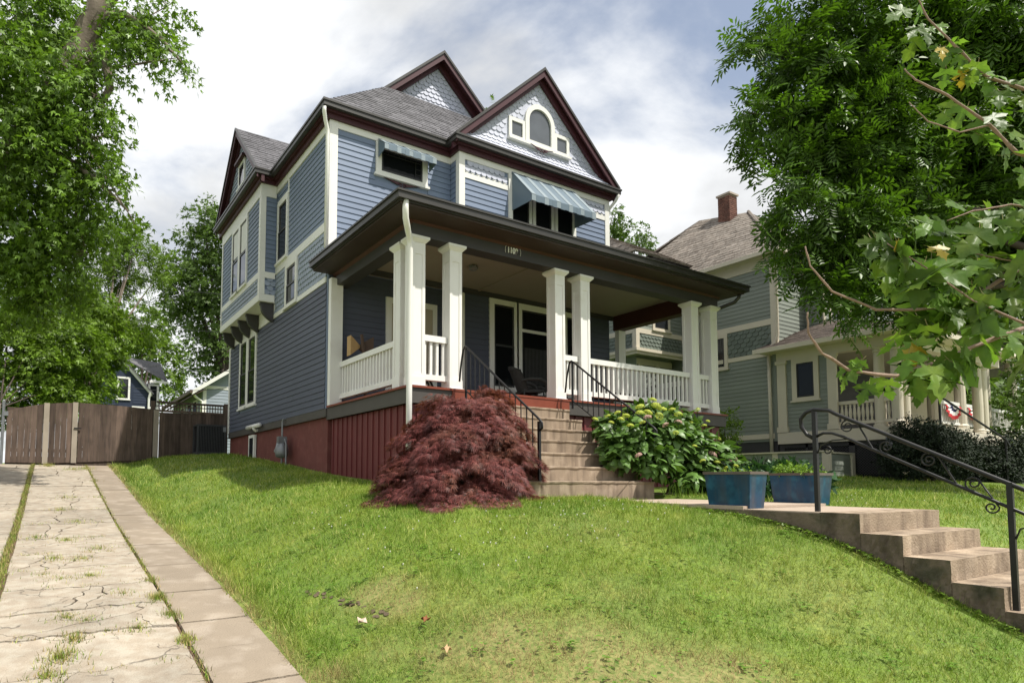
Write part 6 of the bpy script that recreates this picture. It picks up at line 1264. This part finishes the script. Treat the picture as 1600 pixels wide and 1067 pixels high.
for (x, y, d, s, k) in ((1000,636,10.4,.085,0),(1012,645,10.4,.085,0),(1025,634,10.6,.09,0),(1035,640,10.6,.08,0),(978,650,10.2,.07,0),(965,645,10.3,.06,0),(1060,648,10.8,.08,0),(1004,660,10,.055,0),(985,665,9.8,.06,0),(1078,660,10.9,.06,0),(1100,665,11.2,.055,0),(1106,658,11.2,.045,0),(1113,683,11,.055,0),(1085,697,10.4,.05,0),(1122,685,11.2,.06,0),(1135,705,11.2,.06,0),(1020,625,10.7,.07,0),(1050,640,10.8,.065,0),(930,655,10.6,.06,0),(955,660,10.2,.05,0),(1136,733,10.4,.06,0),(1120,722,10.6,.06,0),(1090,640,11,.05,0),(1000,645,10.2,.075,0),(1030,650,10.3,.075,0),(970,655,10.1,.06,0),(950,650,10.3,.05,0),(1056,676,10.2,.055,0),(1098,720,10.4,.055,0),(1150,728,10.5,.05,0),
  (1012,652,9.9,.07,1),(1060,660,10.4,.07,1),(1113,710,10.6,.09,1),(1126,696,11,.07,1),(1146,718,10.8,.075,1),(998,711,9.6,.06,1),(1040,664,10.2,.06,1)):
    o = inst('flower_head', hm2 if k else hm1, T, P(x, y, d-.62), (r.normal(0,.3), r.normal(0,.3), r.uniform(0,6)), (s*.85, s*.85, s*.85)); stems.tube([tuple(P(x,y,d-.62)), tuple(P(x,y+30,d))], .006, 4)
make('stems', stems, m_hosta, T, kind='stuff')
# edging plants at the foot of the hydrangea
m = MB()
for i in range(150):
    x, y = rng.uniform(8.0, 11.2), rng.uniform(6.15, 6.5); z = hz(x, y); a = rng.uniform(0, 6.28); h = rng.uniform(.08, .26); l = rng.uniform(.02, .12); m.tube([(x,y,z), (x+l*.4*math.cos(a), y+l*.4*math.sin(a), z+h*.7), (x+l*math.cos(a), y+l*math.sin(a), z+h)], [.006,.005,.001], 3)
make('lily_shoots', m, m_lime, label='row of thin light green shoots at the foot of the hydrangea', cat='plant', kind='stuff')
m = MB()
for i in range(420):
    y = rng.uniform(1.2, 4.4); x = XL-.02-abs(rng.normal(0, .05)); z = hz(x, y)+.01; a = rng.uniform(0, 6.28); s = rng.uniform(.012, .028); m.quad((x-s,y,z+rng.uniform(0,.02)), (x,y-s,z+rng.uniform(0,.03)), (x+s,y,z+rng.uniform(0,.03)), (x,y+s,z+rng.uniform(0,.03)))
make('creeping_ivy', m, m_leaf_b, kind='stuff', label='small creeping leaves along the side of the lower concrete stair', cat='ground cover')
# ------------------------------------------------------------------ young red maple close by on the right
T = thing('young_maple_tree', 'close young maple branches with large lobed leaves hanging at the right edge', 'tree', (3.1, .25, -1.7))
half = [(0,.0), (.02,.10), (-.10,.30), (.10,.34), (.14,.50), (.26,.56), (.34,.66), (.40,.50), (.46,.46), (.44,.30), (.48,.20), (.60,.26), (.72,.34), (.74,.22), (.86,.16), (.92,.08), (1.06,0)]
def maple_leaf(seed):
    q = np.random.default_rng(seed); rt = [(x*(1+q.normal(0,.03)), y*(1+q.normal(0,.05))) for x, y in half]; lf = [(x, -y*(1+q.normal(0,.05))) for x, y in half[1:-1]][::-1]; pts = rt+lf; v = [(.22,0,.0), (.55,0,.0)]; cup, dr_ = q.uniform(.1, .55), q.uniform(.2, .8)
    zf_ = lambda x, y: cup*abs(y)*.55-cup*.9*y*y-dr_*.35*x*x + .015*math.sin(x*23+y*17)
    v = [(a, b, zf_(a, b)-.012) for a, b, _ in v]+[(x, y, zf_(x, y)) for x, y in pts]; n = len(pts); f = []
    for i in range(n):
        a, b = i, (i+1) % n; xm = (pts[a][0]+pts[b][0])/2; f.append((0 if xm < .42 else 1, 2+a, 2+b))
    k = len(half); 
    f += [(0, 2+9, 1), (0, 1, 2+n-9)]
    me = bpy.data.meshes.new('leaf'); me.from_pydata(v, [], f); me.materials.append(m_leaf_r); me.polygons.foreach_set('use_smooth', [True]*len(me.polygons)); return me
LM = [maple_leaf(s) for s in range(7)]; LY_ = LM[2].copy(); LY_.materials.clear(); LY_.materials.append(m_leaf_ry)
def branch(nm, pts, r0, r1): limbs(T, m_bark2, [(nm, pts, r0*.70, r1*.8)], 7)
tp = np.array([3.1,.25,-1.75]); S = lambda x, y, d: P(x, y, d)
limbs(T, m_bark2, [('trunk', [tp, (3.08,.27,-.2), (3.05,.30,1.6), (3.0,.32,3.2)], .06, .035)])
hub1, hub2, hub3 = np.array([3.07,.28,.45]), np.array([3.05,.30,1.0]), np.array([3.04,.30,1.6])
branch('branch', [hub1, S(1640,500,2.35), S(1570,522,2.3), S(1470,562,2.3), S(1400,588,2.25), S(1330,580,2.2), S(1285,552,2.15), S(1263,520,2.12), S(1262,488,2.1)], .014, .003)
branch('branch', [hub2, S(1660,380,2.4), S(1560,440,2.4), S(1500,478,2.4), S(1430,484,2.4), S(1370,484,2.35), S(1300,455,2.3), S(1266,415,2.3), S(1258,385,2.3)], .012, .003)
branch('branch', [hub2, S(1660,260,2.5), S(1590,240,2.5), S(1540,190,2.5), S(1480,150,2.5), S(1430,125,2.5), S(1413,108,2.5)], .012, .003)
branch('branch', [S(1590,240,2.5), S(1545,196,2.5), S(1500,207,2.5), S(1450,190,2.5), S(1420,160,2.5)], .006, .002)
branch('branch', [hub3, S(1660,150,2.6), S(1600,140,2.6), S(1540,120,2.6), S(1490,70,2.6), S(1450,30,2.6), S(1430,-10,2.6)], .012, .003)
branch('branch', [hub2, S(1650,330,2.4), S(1580,320,2.4), S(1520,330,2.4), S(1480,345,2.4)], .009, .002)
branch('branch', [hub2, S(1640,420,2.4), S(1590,410,2.4), S(1540,400,2.4), S(1500,390,2.4)], .008, .002)
branch('branch', [S(1600,505,2.3), S(1520,470,2.3), S(1450,420,2.3), S(1385,380,2.3)], .006, .002)
rl = np.random.default_rng(61); PET = MB()
def leaf(px, py, d, s, ang=None, yellow=False):
    p = P(px, py, d); ang = rl.normal(0, .75) if ang is None else ang
    X = RGT*math.sin(ang)*.75 - UPV*math.cos(ang)*.85 + FWD*rl.normal(-.15, .4); Zv = -FWD*.75+UPV*.65+RGT*rl.normal(0, .45)+FWD*rl.normal(0, .35); X = unit(X); Yv = unit(np.cross(Zv, X)); Z = np.cross(X, Yv)
    o = inst('leaf', LY_ if yellow else LM[int(rl.integers(0, 7))], T, p); sc = .9*s/F_*d
    e_ = p-X*sc*.28+FWD*sc*.2+RGT*rl.normal(0, .12)*sc; PET.tube([tuple(p+X*sc*.02), tuple((p+e_)/2-UPV*sc*.05), tuple(e_)], .0009, 4)
    o.matrix_local = Matrix.Translation(Vector(p-BASE[T.name])) @ Matrix(((X[0],Yv[0],Z[0]),(X[1],Yv[1],Z[1]),(X[2],Yv[2],Z[2]))).to_4x4() @ Matrix.Diagonal((sc, sc*rl.uniform(.8, 1.05), sc, 1))
for q in ((1322,572,2.2,34,.3),(1345,562,2.2,28,-.4),(1318,588,2.2,30,-.2),(1370,590,2.25,34,.1),(1358,600,2.2,38,-.5),(1385,594,2.2,38,.2),(1330,566,2.2,24,.9),
  (1362,372,2.3,44,-.2),(1395,376,2.3,58,-.1),(1425,356,2.3,48,.3),(1372,364,2.3,34,.6),(1440,420,2.25,66,.2),(1412,398,2.3,58,-.2),
  (1435,575,2.25,60,.1),(1455,572,2.2,64,.0),(1480,548,2.25,58,.2),(1420,552,2.25,48,-.6),(1405,522,2.25,48,-.5),(1492,566,2.2,60,.1),(1502,542,2.25,64,.3),(1470,588,2.2,48,-.2),(1428,532,2.3,48,0),(1450,508,2.3,52,.3)): leaf(*q)
def along(pts, n, sc, off):
    pts = np.array(pts, float)
    for _ in range(n):
        t_ = rl.uniform(0, len(pts)-1.001); i = int(t_); p = pts[i]+(pts[i+1]-pts[i])*(t_-i); tw = rl.normal(0, off, 2)
        leaf(p[0]+tw[0], p[1]+abs(tw[1])*.8-4, p[2]+.05+rl.normal(0, .06), rl.uniform(*sc))
along([(1640,500,2.35),(1570,522,2.3),(1470,562,2.3),(1420,580,2.25)], 22, (40,72), 18)
along([(1660,380,2.4),(1560,440,2.4),(1500,478,2.4),(1440,484,2.4)], 26, (42,76), 22)
along([(1600,505,2.3),(1520,470,2.3),(1450,420,2.3),(1385,372,2.3)], 26, (42,74), 20)
along([(1650,330,2.4),(1580,320,2.4),(1520,330,2.4),(1480,345,2.4)], 24, (40,70), 20)
along([(1660,260,2.5),(1590,240,2.5),(1540,190,2.5),(1490,155,2.5)], 16, (28,50), 14)
along([(1640,420,2.4),(1590,410,2.4),(1540,400,2.4),(1500,390,2.4)], 18, (40,66), 22)
along([(1660,150,2.6),(1600,140,2.6),(1540,120,2.6),(1490,70,2.6),(1450,30,2.6),(1430,-10,2.6)], 44, (24,44), 18)
for q in ((1418,545,2.28,34,.5),(1432,540,2.28,36,.8),(1460,385,2.3,34,.2),(1470,75,2.55,24,.0),(1505,110,2.6,30,.2),(1402,376,2.28,34,.3)): leaf(*q, yellow=True)
make('leaf_stalks', PET, M('leaf_stalk', (.17,.15,.05), .6, .2, 20), T, kind='stuff')
for nm, gr in (('planter_plant', 'plants in the blue planters'), ('planter', 'blue glazed planters'), ('porch_handrail', 'iron handrails of the porch stair'), ('wicker_chair', 'wicker chairs on the porch'), ('neighbor_house', 'neighbouring houses on the right'), ('background_house', 'houses behind the fence'), ('bushy_tree', 'bushy trees beyond the gate'), ('far_tree', 'distant trees'), ('yew_shrub', 'dark yew shrubs by the green house'), ('fence', 'wooden fence sections'), ):
    for o in COL.objects:
        if o.parent is None and o.name.split('.')[0] == nm: o['group'] = gr
